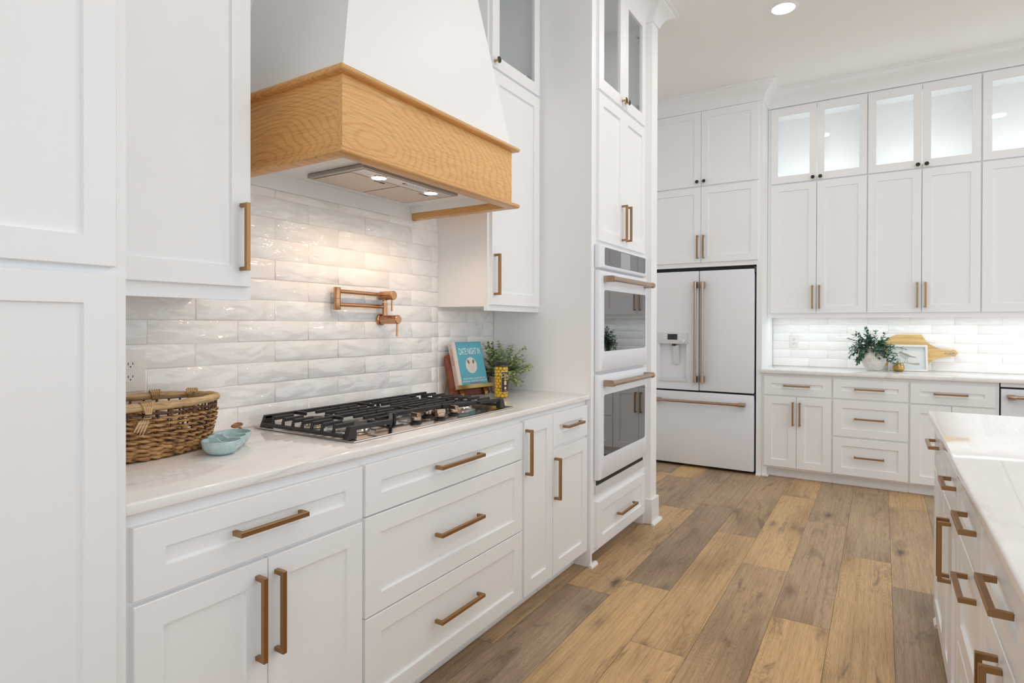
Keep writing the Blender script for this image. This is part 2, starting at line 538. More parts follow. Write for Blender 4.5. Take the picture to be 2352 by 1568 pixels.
class MB:
    """collects shapes into one mesh"""

    def __init__(self):
        self.bm = bmesh.new()

    def box(self, x0, x1, y0, y1, z0, z1, bev=0.0, seg=1):
        bm = self.bm
        r = bmesh.ops.create_cube(bm, size=1.0)
        vs = r['verts']
        c = Vector(((x0 + x1) / 2, (y0 + y1) / 2, (z0 + z1) / 2))
        s = (abs(x1 - x0), abs(y1 - y0), abs(z1 - z0))
        for v in vs:
            v.co = Vector((v.co.x * s[0], v.co.y * s[1], v.co.z * s[2])) + c
        if bev > 0:
            es = list({e for v in vs for e in v.link_edges})
            bmesh.ops.bevel(bm, geom=es, offset=bev, segments=seg, profile=0.5, affect='EDGES')
        return self

    def mbox(self, mp, u0, u1, d0, d1, z0, z1, bev=0.0, seg=1):
        a, b = mp(u0, d0, z0), mp(u1, d1, z1)
        return self.box(min(a[0], b[0]), max(a[0], b[0]), min(a[1], b[1]), max(a[1], b[1]), min(a[2], b[2]), max(a[2], b[2]), bev, seg)

    def face(self, pts):
        vs = [self.bm.verts.new(p) for p in pts]
        try:
            return self.bm.faces.new(vs)
        except ValueError:
            return None

    def prism(self, pts, vec, bev=0.0, seg=1):
        """polygon pts (3-D) extruded along vec"""
        bm = self.bm
        vec = Vector(vec)
        a = [bm.verts.new(p) for p in pts]
        b = [bm.verts.new(Vector(p) + vec) for p in pts]
        n = len(pts)
        fs = [bm.faces.new(a), bm.faces.new(list(reversed(b)))]
        for i in range(n):
            fs.append(bm.faces.new((a[(i + 1) % n], a[i], b[i], b[(i + 1) % n])))
        if bev > 0:
            es = list({e for f in fs for e in f.edges})
            bmesh.ops.bevel(bm, geom=es, offset=bev, segments=seg, profile=0.5, affect='EDGES')
        return self

    def lathe(self, prof, loc=(0, 0, 0), axis=(0, 0, 1), seg=24, sx=1.0, sy=1.0, caps=True):
        """prof: list of (radius, height) along axis"""
        bm = self.bm
        ax = Vector(axis).normalized()
        q = Vector((0, 0, 1)).rotation_difference(ax)
        L = Vector(loc)
        rings = []
        for r_, h in prof:
            rings.append([bm.verts.new(L + q @ Vector((r_ * sx * math.cos(2 * PI * k / seg), r_ * sy * math.sin(2 * PI * k / seg), h))) for k in range(seg)])
        for a, b in zip(rings, rings[1:]):
            for k in range(seg):
                bm.faces.new((a[k], a[(k + 1) % seg], b[(k + 1) % seg], b[k]))
        if caps:
            bm.faces.new(list(reversed(rings[0])))
            bm.faces.new(rings[-1])
        return self

    def tube(self, pts, rad, seg=8, closed=False, caps=True):
        """rad: number or list"""
        bm = self.bm
        pts = [Vector(p) for p in pts]
        n = len(pts)
        rings = []
        up = Vector((0, 0, 1))
        for i, p in enumerate(pts):
            if closed:
                d = (pts[(i + 1) % n] - pts[i - 1])
            else:
                d = pts[min(i + 1, n - 1)] - pts[max(i - 1, 0)]
            d = d.normalized()
            ref = up if abs(d.z) < 0.95 else Vector((1, 0, 0))
            s = d.cross(ref).normalized()
            t = s.cross(d).normalized()
            r_ = rad[i] if isinstance(rad, (list, tuple)) else rad
            rings.append([bm.verts.new(p + (s * math.cos(2 * PI * k / seg) + t * math.sin(2 * PI * k / seg)) * r_) for k in range(seg)])
        m = n if closed else n - 1
        for i in range(m):
            a, b = rings[i], rings[(i + 1) % n]
            for k in range(seg):
                bm.faces.new((a[k], a[(k + 1) % seg], b[(k + 1) % seg], b[k]))
        if not closed and caps:
            bm.faces.new(list(reversed(rings[0])))
            bm.faces.new(rings[-1])
        return self

    def cyl(self, a, b, rad, seg=16):
        a, b = Vector(a), Vector(b)
        return self.lathe([(rad, 0), (rad, (b - a).length)], a, b - a, seg)

    def door(self, mp, u0, u1, z0, z1, t=0.019, stile=0.06, rail=0.06, rec=0.009, d0=0.0, opening=False):
        """shaker front: frame with a recessed flat panel (or an open hole for glass)"""
        if u0 > u1:
            u0, u1 = u1, u0
        c = 0.0016
        bm = self.bm

        def ring(i, d, jx=None):
            x = i if jx is None else jx
            return [bm.verts.new(mp(*p)) for p in ((u0 + x, d, z0 + i), (u1 - x, d, z0 + i), (u1 - x, d, z1 - i), (u0 + x, d, z1 - i))]

        def ring2(sx, sz, d):
            return [bm.verts.new(mp(*p)) for p in ((u0 + sx, d, z0 + sz), (u1 - sx, d, z0 + sz), (u1 - sx, d, z1 - sz), (u0 + sx, d, z1 - sz))]
        rs = [ring(0, d0), ring(0, d0 + t - c), ring(c, d0 + t), ring2(stile, rail, d0 + t)]
        if opening:
            rs.append(ring2(stile + 0.001, rail + 0.001, d0))
            rs.append(rs[0])
        else:
            rs.append(ring2(stile + 0.0015, rail + 0.0015, d0 + t - rec))
        for a, b in zip(rs, rs[1:]):
            for k in range(4):
                bm.faces.new((a[k], a[(k + 1) % 4], b[(k + 1) % 4], b[k]))
        if not opening:
            bm.faces.new(rs[-1])
            bm.faces.new(list(reversed(rs[0])))
        return self

    def build(self, name, material, parent=None, smooth=False, angle=35):
        bm = self.bm
        bmesh.ops.recalc_face_normals(bm, faces=bm.faces)
        me = bpy.data.meshes.new(name)
        bm.to_mesh(me)
        bm.free()
        me.materials.append(material)
        o = bpy.data.objects.new(name, me)
        COL.objects.link(o)
        if parent is not None:
            root = parent
            off = ROOTLOC.get(root.as_pointer(), Vector((0, 0, 0)))
            me.transform(Matrix.Translation(-off))
            o.parent = parent
            ROOTLOC[o.as_pointer()] = off
        if smooth:
            for p in me.polygons:
                p.use_smooth = True
            me.set_sharp_from_angle(angle=R(angle))
        return o


ROOTLOC = {}


def tag(o, label=None, cat=None, group=None, kind=None):
    if label:
        o['label'] = label
    if cat:
        o['category'] = cat
    if group:
        o['group'] = group
    if kind:
        o['kind'] = kind
    return o


def thing(name, loc, label, cat, group=None):
    o = bpy.data.objects.new(name, None)
    o.location = loc
    o.empty_display_size = 0.05
    COL.objects.link(o)
    ROOTLOC[o.as_pointer()] = Vector(loc)
    return tag(o, label, cat, group)


def structure(o):
    o['kind'] = 'structure'
    return o


def mesh_of_text(body, size, sx=1.0, shear=0.0, depth=0.0):
    cu = bpy.data.curves.new('lettering', 'FONT')
    cu.body = body
    cu.size = size
    cu.align_x = 'CENTER'
    cu.align_y = 'CENTER'
    cu.shear = shear
    cu.extrude = depth
    ob = bpy.data.objects.new('lettering', cu)
    COL.objects.link(ob)
    dg = bpy.context.evaluated_depsgraph_get()
    me = bpy.data.meshes.new_from_object(ob.evaluated_get(dg))
    bpy.data.objects.remove(ob)
    for v in me.vertices:
        v.co.x *= sx
    return me


def letters(name, body, size, place, material, parent, sx=1.0, shear=0.0):
    """place(x, y) -> world point on the surface"""
    me = mesh_of_text(body, size, sx, shear)
    off = ROOTLOC.get(parent.as_pointer(), Vector((0, 0, 0)))
    for v in me.vertices:
        v.co = Vector(place(v.co.x, v.co.y)) - off
    me.materials.clear()
    me.materials.append(material)
    o = bpy.data.objects.new(name, me)
    COL.objects.link(o)
    o.parent = parent
    ROOTLOC[o.as_pointer()] = off
    return o


def sweep(path, prof, closed=False):
    """moulding: prof (outward, z) swept along an XY path, outward on the right hand, mitred corners"""
    mb = MB()
    n = len(path)
    P = [Vector((p[0], p[1])) for p in path]
    rings = []
    for i in range(n):
        ns = []
        if i > 0:
            d = (P[i] - P[i - 1]).normalized()
            ns.append(Vector((d.y, -d.x)))
        if i < n - 1:
            d = (P[i + 1] - P[i]).normalized()
            ns.append(Vector((d.y, -d.x)))
        if len(ns) == 2:
            m = (ns[0] + ns[1])
            m = m / (1 + ns[0].dot(ns[1]))
        else:
            m = ns[0]
        rings.append([mb.bm.verts.new((P[i].x + m.x * o, P[i].y + m.y * o, z)) for o, z in prof])
    for a, b in zip(rings, rings[1:]):
        for k in range(len(prof)):
            k2 = (k + 1) % len(prof)
            mb.bm.faces.new((a[k], a[k2], b[k2], b[k]))
    mb.bm.faces.new(list(reversed(rings[0])))
    mb.bm.faces.new(rings[-1])
    return mb


def left_map(y):                 # fronts facing the room on the stove wall
    return lambda u, d, z: (u, y - d, z)


def back_map(x):                 # fronts on the far wall
    return lambda u, d, z: (x - d, u, z)


def isle_map(y):                 # fronts of the island facing the stove
    return lambda u, d, z: (u, y + d, z)


def pull(parent, mp, along, a0, a1, c, d0=0.019, D=0.036, th=0.011, w=0.0125):
    """square bar pull; along 'u' or 'z'"""
    mb = MB()
    if a0 > a1:
        a0, a1 = a1, a0
    prof = [(a0, 0), (a0, D), (a1, D), (a1, 0), (a1 - th, 0), (a1 - th, D - th), (a0 + th, D - th), (a0 + th, 0)]
    if along == 'u':
        pts = [mp(a, d0 + d, c - w / 2) for a, d in prof]
        v = Vector(mp(0, 0, w)) - Vector(mp(0, 0, 0))
    else:
        pts = [mp(c - w / 2, d0 + d, a) for a, d in prof]
        v = Vector(mp(w, 0, 0)) - Vector(mp(0, 0, 0))
    mb.prism(pts, v, bev=0.0009)
    return mb.build('handle', BRASS, parent)


def knob(parent, mp, u, z, d0=0.019):
    a = Vector(mp(u, d0, z))
    ax = Vector(mp(u, d0 + 1, z)) - a
    k = MB().lathe([(0.007, 0), (0.006, 0.003), (0.005, 0.016), (0.008, 0.020), (0.0155, 0.0225), (0.0165, 0.026), (0.0150, 0.028)], a, ax, 20).build('knob', BRASS_D, parent, True)
    MB().lathe([(0.0142, 0.0276), (0.0142, 0.0292), (0.0125, 0.0300)], a, ax, 20).build('knob_face', BLACK, parent, True)
    return k


def shaker(parent, name, mp, u0, u1, z0, z1, handle=None, stile=0.06, rail=0.06, knob_at=None, glass=False):
    if u0 > u1:
        u0, u1 = u1, u0
    d = MB().door(mp, u0, u1, z0, z1, stile=stile, rail=rail, opening=glass).build(name, WHITE, parent)
    if glass:
        MB().mbox(mp, u0 + stile - 0.004, u1 - stile + 0.004, 0.004, 0.008, z0 + rail - 0.004, z1 - rail + 0.004).build('glass_pane', GLASS, d)
    if handle:
        pull(d, mp, *handle)
    if knob_at:
        knob(d, mp, *knob_at)
    return d

# ------------------------------------------------------------------ room shell
XB = 6.01                  # far wall
YL = 1.9395               # stove wall
structure(MB().box(-4.4, XB + 0.12, -2.4, YL + 0.12, CEIL, CEIL + 0.12).build('ceiling', CEILP))
structure(MB().box(-4.4, XB + 0.12, YL, YL + 0.12, 0, CEIL).build('wall_left', WALLP))
structure(MB().box(XB, XB + 0.12, -2.4, YL, 0, CEIL).build('wall_back', WALLP))


def build_floor():
    bm = bmesh.new()
    uvl = bm.loops.layers.uv.new('UVMap')
    lay = bm.faces.layers.float.new('plank')
    rnd = random.Random(21)
    W, L = 0.2285, 1.512
    # offset of the butt joints per row, and tone of chosen planks: row -> joint x, {index: tone}
    joint = {0: 1.97, 1: 2.629, 2: 2.823, 3: 2.289, 4: 3.369, 5: 2.826, 6: 3.795, 7: 3.46, 8: 2.6, 9: 3.1}
    tones = {(0, 0): 0.42, (0, -1): 0.06, (1, -1): 0.20, (1, 0): 0.62, (2, -1): 0.90, (2, 0): 0.10, (3, -1): 0.95, (3, 0): 0.80, (4, -1): 0.45,
             (4, 0): 0.85, (5, -1): 0.98, (5, 0): 0.38, (6, -1): 0.85, (6, 0): 0.30, (7, -1): 0.12, (7, 0): 0.45, (3, 1): 0.4, (1, 1): 0.25, (2, 1): 0.35,
             (4, 1): 0.70, (5, 1): 0.35, (6, 1): 0.4, (0, 1): 0.3}
    y_top = 1.323 + W
    for row in range(-2, 30):
        y1 = y_top - row * W
        y0 = y1 - W
        if y0 > YL:
            continue
        j = joint.get(row, 2.0 + rnd.random() * L)
        for k in range(-5, 4):
            x0, x1 = max(j + k * L, -3.2), min(j + (k + 1) * L, XB)
            if x1 - x0 < 0.01:
                continue
            tone = tones.get((row, k), rnd.random())
            e = 0.0007
            z = 0.0
            vs = [bm.verts.new(p) for p in ((x0 + e, y0 + e, z), (x1 - e, y0 + e, z), (x1 - e, min(y1, YL) - e, z), (x0 + e, min(y1, YL) - e, z))]
            f = bm.faces.new(vs)
            f[lay] = tone
            ou, ov = rnd.random() * 60, rnd.random() * 60
            for lp, (uu, vv) in zip(f.loops, ((0, 0), (x1 - x0, 0), (x1 - x0, W), (0, W))):
                lp[uvl].uv = (uu + ou, vv + ov)
    me = bpy.data.meshes.new('floor')
    # the seams: a dark bed just below the planks
    vs = [bm.verts.new(p) for p in ((-4.4, -2.4, -0.0012), (XB, -2.4, -0.0012), (XB, YL, -0.0012), (-4.4, YL, -0.0012))]
    f = bm.faces.new(vs)
    f.material_index = 1
    vs2 = [bm.verts.new(p) for p in ((-4.4, -2.4, -0.06), (-4.4, YL, -0.06), (XB, YL, -0.06), (XB, -2.4, -0.06))]
    bm.faces.new(vs2).material_index = 1
    bm.to_mesh(me)
    bm.free()
    me.materials.append(FLOOR)
    me.materials.append(SEAM)
    o = bpy.data.objects.new('floor', me)
    COL.objects.link(o)
    structure(o)


build_floor()


def tiles(name, place, us, zs, u0, u1, ztop, parent, j0, pu, pz, cut=None):
    """running-bond glazed tiles; place(u, d, z)"""
    mb = MB()
    rnd = random.Random(5)
    g = 0.0009
    n_row = 0
    z = zs
    while z < ztop - 0.004:
        za, zb = z + g, min(z + pz, ztop) - g
        shift = j0 + (pu / 2 if n_row % 2 else 0)
        k = math.floor((u0 - shift) / pu)
        while True:
            a, b = shift + k * pu, shift + (k + 1) * pu
            k += 1
            if a >= u1:
                break
            a, b = max(a, u0) + g, min(b, u1) - g
            if b - a < 0.006 or zb - za < 0.006:
                continue
            if cut and cut(a, b, za, zb):
                continue
            tl = [rnd.uniform(-0.0005, 0.0005) for _ in range(4)]
            c = 0.0035
            lo = [mb.bm.verts.new(place(*p)) for p in ((a, 0.0, za), (b, 0.0, za), (b, 0.0, zb), (a, 0.0, zb))]
            mi = [mb.bm.verts.new(place(*p)) for p in ((a, 0.0065, za), (b, 0.0065, za), (b, 0.0065, zb), (a, 0.0065, zb))]
            hi = [mb.bm.verts.new(place(p[0], p[1] + t_, p[2])) for p, t_ in zip(((a + c, 0.0085, za + c), (b - c, 0.0085, za + c), (b - c, 0.0085, zb - c), (a + c, 0.0085, zb - c)), tl)]
            for r0, r1 in ((lo, mi), (mi, hi)):
                for q in range(4):
                    mb.bm.faces.new((r0[q], r0[(q + 1) % 4], r1[(q + 1) % 4], r1[q]))
            mb.bm.faces.new(hi)
        z += pz
        n_row += 1
    return mb.build(name, TILE, parent, True, 60)


ZC_ = 0.9189               # top of the stove-side worktop
wl = bpy.data.objects['wall_left']
ROOTLOC[wl.as_pointer()] = Vector((0, 0, 0))
wb = bpy.data.objects['wall_back']
ROOTLOC[wb.as_pointer()] = Vector((0, 0, 0))
LW = lambda u, d, z: (u, YL - 0.004 - d, z)
tiles('splashback_tiles', LW, 0, ZC_, 0.60, 2.357, 1.7934, wl, 0.9742 - 0.03025, 0.3025, 0.0765,
      cut=lambda a, b, za, zb: za > 1.3611 and a < 1.0462)
tiles('splashback_tiles', LW, 0, ZC_, 2.357, 2.8623, 1.3591, wl, 0.9742 - 0.03025, 0.3025, 0.0765)
MB().box(0.60, 2.8623, YL - 0.0094, YL, ZC_, 1.7934).build('grout', GROUT, wl)
BW = lambda u, d, z: (XB - 0.004 - d, u, z)
tiles('splashback_tiles', BW, 0, 0.914, -1.95, 0.868, 1.375, wb, 0.868 - 0.305 * 9, 0.305, 0.0765)
MB().box(XB - 0.0094, XB, -1.95, 0.868, 0.914, 1.375).build('grout', GROUT, wb)

# wall end beside the ovens, with its tall baseboard and shoe moulding
pil = structure(MB().box(3.703, 3.812, 1.262, YL, 0, CEIL, 0.002).build('trim_1', WALLP))
structure(MB().box(3.690, 3.828, 1.247, YL, 0, 0.163, 0.004).build('baseboard_left', SHOE))
sh = MB()
sh.prism([(3.668, 1.247, 0), (3.668, 1.228, 0), (3.668, 1.228, 0.006), (3.668, 1.236, 0.016), (3.668, 1.247, 0.019)], (0.178, 0, 0))
sh.prism([(3.828, 1.229, 0), (3.847, 1.229, 0), (3.847, 1.229, 0.006), (3.839, 1.229, 0.016), (3.828, 1.229, 0.019)], (0, 0.70, 0))
structure(sh.build('trim_2', SHOE))
CROWN = [(0.0, 3.245), (0.010, 3.245), (0.012, 3.256), (0.020, 3.275), (0.038, 3.302), (0.064, 3.322), (0.088, 3.330), (0.090, 3.338), (0.112, 3.341), (0.112, 3.35), (0.0, 3.35)]
structure(sweep([(2.8662, 1.305), (3.703, 1.305), (3.703, 1.262), (3.812, 1.262), (3.812, YL)], CROWN).build('trim_3', WHITE, None, True, 25))
CROWN_B = [(o, z if z > 3.33 else 3.212 + (z - 3.245) * 0.125 / 0.093) for o, z in CROWN]
CROWN_B = [(0.0, 3.212), (0.010, 3.212), (0.012, 3.224), (0.020, 3.250), (0.040, 3.286), (0.066, 3.312), (0.092, 3.324), (0.094, 3.334), (0.116, 3.338), (0.116, 3.35), (0.0, 3.35)]
structure(sweep([(5.40, YL), (5.40, 0.868), (5.68, 0.868), (5.68, -1.95)], CROWN_B).build('trim_4', WHITE, None, True, 25))
# backing of the mouldings above the cabinets
structure(MB().box(5.40, XB, 0.868, YL, 3.232, 3.35).box(5.68, XB, -1.95, 0.868, 3.212, 3.35).build('trim_5', WHITE))

# recessed ceiling lamps that can be seen or mirrored
for i, (cx, cy) in enumerate(CANS[:5]):
    where = ('lit recessed ceiling lamp over the walkway in front of the refrigerator' if i == 0 else
             ('round recessed ceiling lamp mirrored in the lit glass cabinet door next to the refrigerator' if i == 1 else
              ('round recessed ceiling lamp mirrored in the glass cabinet door furthest from the refrigerator' if i == 4 else 'round recessed ceiling lamp out of the picture above the worktop by the cooker hood')))
    c = thing('recessed_lamp', (cx, cy, CEIL), where, 'ceiling lamp', 'recessed ceiling lamps')
    MB().lathe([(0.068, -0.001), (0.070, -0.006), (0.084, -0.005), (0.092, -0.0005)], (cx, cy, CEIL), seg=40, caps=False).build('trim_ring', WHITE, c, True)
    MB().lathe([(0.068, -0.006), (0.04, -0.008), (0.001, -0.0085)], (cx, cy, CEIL), seg=40, caps=False).build('lamp_lens', LENS, c, True)

# ------------------------------------------------------------------ stove wall
YF = 1.3374               # face frame of the base cabinets
LM = left_map(YF)


def base_unit(label, u0, u1, mp_frame, toe_z, depth, ztop, group='base cabinets', left=True, toe=True, name='base_cabinet'):
    mid = mp_frame((u0 + u1) / 2, 0, 0)
    t = thing(name, mid, label, 'cabinet', group)
    MB().mbox(mp_frame, u0, u1, -depth, 0, toe_z, ztop).build('carcass', WHITE, t)
    if toe:
        mb = MB().mbox(mp_frame, u0, u1, -depth, -0.075, 0.0, toe_z)
        mb.mbox(mp_frame, u0, u1, -0.076, -0.062, 0.0, 0.018, 0.004)
        mb.build('toe_kick', WHITE, t)
    return t


DEP = YL - YF - 0.002
ZT = 0.8917
G1 = 'base cabinets below the cooktop worktop'
c = base_unit('white base cabinet with one wide drawer above two doors, under the woven basket', 0.598, 1.2643, LM, 0.078, DEP, ZT, G1)
shaker(c, 'drawer', LM, 0.6174, 1.2579, 0.7067, 0.8616, ('u', 0.838, 1.0354, 0.7871), stile=0.066, rail=0.056)
shaker(c, 'door', LM, 0.6188, 0.9352, 0.0957, 0.6958, ('z', 0.451, 0.6623, 0.9051))
shaker(c, 'door', LM, 0.9376, 1.2579, 0.0957, 0.6958, ('z', 0.4501, 0.6603, 0.9594))
c = base_unit('white base cabinet of three wide drawers, under the gas cooktop', 1.2648, 2.1976, LM, 0.078, DEP, ZT, G1)
for z0, z1, pz in ((0.7067, 0.8631, 0.7906), (0.3968, 0.7017, 0.5547), (0.0947, 0.3918, 0.2517)):
    shaker(c, 'drawer', LM, 1.2698, 2.1877, z0, z1, ('u', 1.595, 1.8565, pz), stile=0.066, rail=0.058)
c = base_unit('narrow white pull-out base cabinet with one tall front, beside the three wide drawers', 2.198, 2.468, LM, 0.078, DEP, ZT, G1)
shaker(c, 'door', LM, 2.2059, 2.466, 0.0947, 0.8695, ('z', 0.6307, 0.831, 2.2163))
c = base_unit('white base cabinet with a small drawer above one door, next to the wall ovens', 2.4685, 2.8643, LM, 0.078, DEP, ZT, G1)
shaker(c, 'drawer', LM, 2.471, 2.8534, 0.7082, 0.8666, ('u', 2.5662, 2.7537, 0.7926))
shaker(c, 'door', LM, 2.471, 2.8534, 0.0938, 0.6929, ('z', 0.457, 0.6563, 2.4863))

# worktop
wt = MB().box(0.598, 2.8648, 1.3088, YL - 0.0006, ZT + 0.0006, ZC_, 0.005, 3).build('worktop', MARBLE, None, True, 50)
tag(wt, 'white veined worktop under the gas cooktop and woven basket', 'worktop')

# tall cabinet at the near end
TM = left_map(1.305)
t = thing('tall_cabinet', (0.12, 1.63, 0), 'tall white two-door cabinet nearest the camera, left of the woven basket', 'cabinet')
MB().box(-0.36, 0.597, 1.305, YL - 0.001, 0.0, 3.2).build('carcass', WHITE, t)
for a, b in ((-0.34, 0.1145), (0.1175, 0.572)):
    shaker(t, 'door', TM, a, b, 0.10, 1.387, stile=0.057, rail=0.057)
    shaker(t, 'door', TM, a, b, 1.402, 2.56, stile=0.057, rail=0.057)
    shaker(t, 'door', TM, a, b, 2.575, 3.17, stile=0.057, rail=0.057)

# upper cabinets either side of the hood
YU = 1.6246
UM = left_map(YU)


def hollow(parent, mp, u0, u1, depth, z0, z1, th=0.018, shelf=()):
    f = -0.0193
    mb = MB()
    mb.mbox(mp, u0, u0 + th, -depth, f, z0, z1)
    mb.mbox(mp, u1 - th, u1, -depth, f, z0, z1)
    mb.mbox(mp, u0 + th, u1 - th, -depth, f, z0, z0 + th)
    mb.mbox(mp, u0 + th, u1 - th, -depth, f, z1 - th, z1)
    mb.mbox(mp, u0 + th, u1 - th, -depth, -depth + 0.008, z0 + th, z1 - th)
    for z in shelf:
        mb.mbox(mp, u0 + th, u1 - th, -depth + 0.0082, f, z, z + th)
    return mb


UD = YL - YU - 0.001
t = thing('wall_cabinet', (0.8389, YU + 0.15, 1.3591), 'white wall cabinet above the woven basket, left of the cooker hood', 'cabinet', 'wall cabinets beside the cooker hood')
hb = hollow(t, UM, 0.599, 1.0916, UD, 1.3788, 3.2, shelf=(2.5139,))
hb.mbox(UM, 0.599, 1.0916, -0.019, 0.0, 1.3611, 1.4134)
hb.mbox(UM, 0.599, 0.630, -0.019, 0.0, 1.4134, 3.2)
hb.mbox(UM, 1.0755, 1.0916, -0.019, 0.0, 1.4134, 3.2)
hb.mbox(UM, 0.630, 1.0755, -0.019, 0.0, 2.525, 2.565)
hb.build('carcass', WHITE, t)
shaker(t, 'door', UM, 0.6255, 1.0793, 1.4005, 2.5366, ('z', 1.4469, 1.6453, 1.0492))
shaker(t, 'door', UM, 0.6255, 1.0793, 2.5474, 3.19, glass=True)

t = thing('wall_cabinet', (2.6057, YU + 0.15, 1.3591), 'white wall cabinet with glass upper door, right of the cooker hood above the book stand', 'cabinet', 'wall cabinets beside the cooker hood')
hb = hollow(t, UM, 2.357, 2.8648, UD, 1.3788, 3.2, shelf=(2.5139,))
hb.mbox(UM, 2.357, 2.8648, -0.019, 0.0, 1.3581, 1.4134)
hb.mbox(UM, 2.357, 2.3806, -0.019, 0.0, 1.4134, 3.2)
hb.mbox(UM, 2.8406, 2.8648, -0.019, 0.0, 1.4134, 3.2)
hb.mbox(UM, 2.3806, 2.8406, -0.019, 0.0, 2.5188, 2.5682)
hb.build('carcass', WHITE, t)
shaker(t, 'door', UM, 2.3737, 2.8401, 1.3867, 2.5366, ('z', 1.4341, 1.6354, 2.395))
gd = shaker(t, 'door', UM, 2.3737, 2.8401, 2.5484, 3.21, glass=True, knob_at=(2.3925, 2.577))
MB().mbox(UM, 2.7389, 2.7981, -0.03, -0.012, 2.6175, 2.6471, 0.003).build('hinge', CHROME, t)

# ------------------------------------------------------------------ cooker hood
HX0, HX1, HY = 1.2219, 2.1744, 1.3695
t = thing('range_hood', (1.6976, YL, 1.823), 'tapered white cooker hood with a honey oak band over the gas cooktop', 'cooker hood')
zb, zt_ = 2.0608, CEIL
sx, sy = 0.225 * (zt_ - zb), 0.14 * (zt_ - zb)
b0 = [(HX0 + 0.004, YL, zb), (HX0 + 0.004, HY + 0.002, zb), (HX1 - 0.004, HY + 0.002, zb), (HX1 - 0.004, YL, zb)]
b1 = [(HX0 + sx, YL, zt_), (HX0 + sx, HY + sy, zt_), (HX1 - sx, HY + sy, zt_), (HX1 - sx, YL, zt_)]
mb = MB()
va = [mb.bm.verts.new(p) for p in b0]
vb = [mb.bm.verts.new(p) for p in b1]
mb.bm.faces.new(va)
mb.bm.faces.new(vb)
for k in range(4):
    mb.bm.faces.new((va[k], va[(k + 1) % 4], vb[(k + 1) % 4], vb[k]))
mb.build('plaster_canopy', PLASTER, t)
ht, hbm = 2.0416, 1.8151
MB().box(HX0, HX1, HY, HY + 0.019, hbm, ht, 0.0006).build('front_panel', OAK, t)
MB().box(HX0 + 0.0005, HX0 + 0.019, HY + 0.0192, YL, hbm, ht).build('side_panel', OAKS, t)
MB().box(HX1 - 0.019, HX1 - 0.0005, HY + 0.0192, YL, hbm, ht).build('side_panel', OAKS, t)
o_ = 0.0262


def oak_rail(name, z0, z1, o, inner):
    pts = [(HX0, YL), (HX0, HY), (HX1, HY), (HX1, YL)]
    h = z1 - z0
    r = h * 0.42
    prof = [(inner, z0), (o - r, z0), (o - r * 0.3, z0 + r * 0.3), (o, z0 + r), (o, z1 - r), (o - r * 0.3, z1 - r * 0.3), (o - r, z1), (inner, z1)]
    path = [(HX0, YL), (HX0, HY), (HX1, HY), (HX1, YL)]
    return sweep(path, [(a, b) for a, b in prof]).build(name, OAKT, t, True, 50)


oak_rail('top_moulding', ht, zb, o_, -0.02)
oak_rail('bottom_moulding', 1.7963, 1.8166, o_, -0.022)
sof = 1.8541
mb = MB().box(HX0 + 0.019, HX1 - 0.019, HY + 0.019, YL, sof, sof + 0.012)
mb.box(HX0 + 0.0192, HX1 - 0.0192, YL - 0.014, YL, 1.7934, sof)
mb.box(HX1 - 0.027, HX1 - 0.0192, HY + 0.0195, YL - 0.0145, 1.825, sof)
mb.box(HX0 + 0.0192, HX0 + 0.027, HY + 0.0195, YL - 0.0145, 1.825, sof)
mb.build('soffit', WHITE, t)
ix0, ix1, iy0, iy1 = 1.4667, 2.0066, 1.5348, 1.8338
zi = 1.8378
ins = MB()
ins.box(ix0, ix1, iy0, iy1, zi, sof - 0.0006, 0.002)
ins = ins.build('hood_insert', STEEL_D, t)
MB().box(ix0 + 0.014, ix1 - 0.014, iy0 + 0.012, iy0 + 0.080, zi - 0.0016, zi - 0.0002).build('control_strip', STEEL, ins)
xm = (ix0 + ix1) / 2
for a, b in ((ix0 + 0.018, xm - 0.004), (xm + 0.004, ix1 - 0.018)):
    MB().box(a, b, iy0 + 0.084, iy1 - 0.014, zi - 0.0022, zi - 0.0002, 0.001).build('filter', FILTER, ins)
    xc = b - 0.085
    MB().box(xc - 0.03, xc + 0.0, iy0 + 0.100, iy0 + 0.104, zi - 0.0030, zi - 0.0022).box(xc + 0.002, xc + 0.024, iy0 + 0.098, iy0 + 0.106, zi - 0.0034, zi - 0.0022).build('latch', BLACK, ins)
for lx in (1.605, 1.905):
    MB().lathe([(0.027, -0.0045), (0.033, -0.004), (0.035, -0.0014)], (lx * 0.994, 1.590, zi), seg=32, caps=False).build('lamp_ring', CHROME, ins, True)
    MB().lathe([(0.027, -0.0042), (0.001, -0.0048)], (lx * 0.994, 1.590, zi), seg=32, caps=False).build('lamp_lens', LENSW, ins, True)
MB().box(1.712, 1.722, 1.571, 1.581, zi - 0.003, zi - 0.0016).build('indicator', RED, ins)
for k in range(5):
    MB().lathe([(0.0052, -0.0016), (0.0052, -0.006), (0.004, -0.0068)], (1.738 + k * 0.0185, 1.576, zi), seg=12).build('button', CHROME, ins, True)

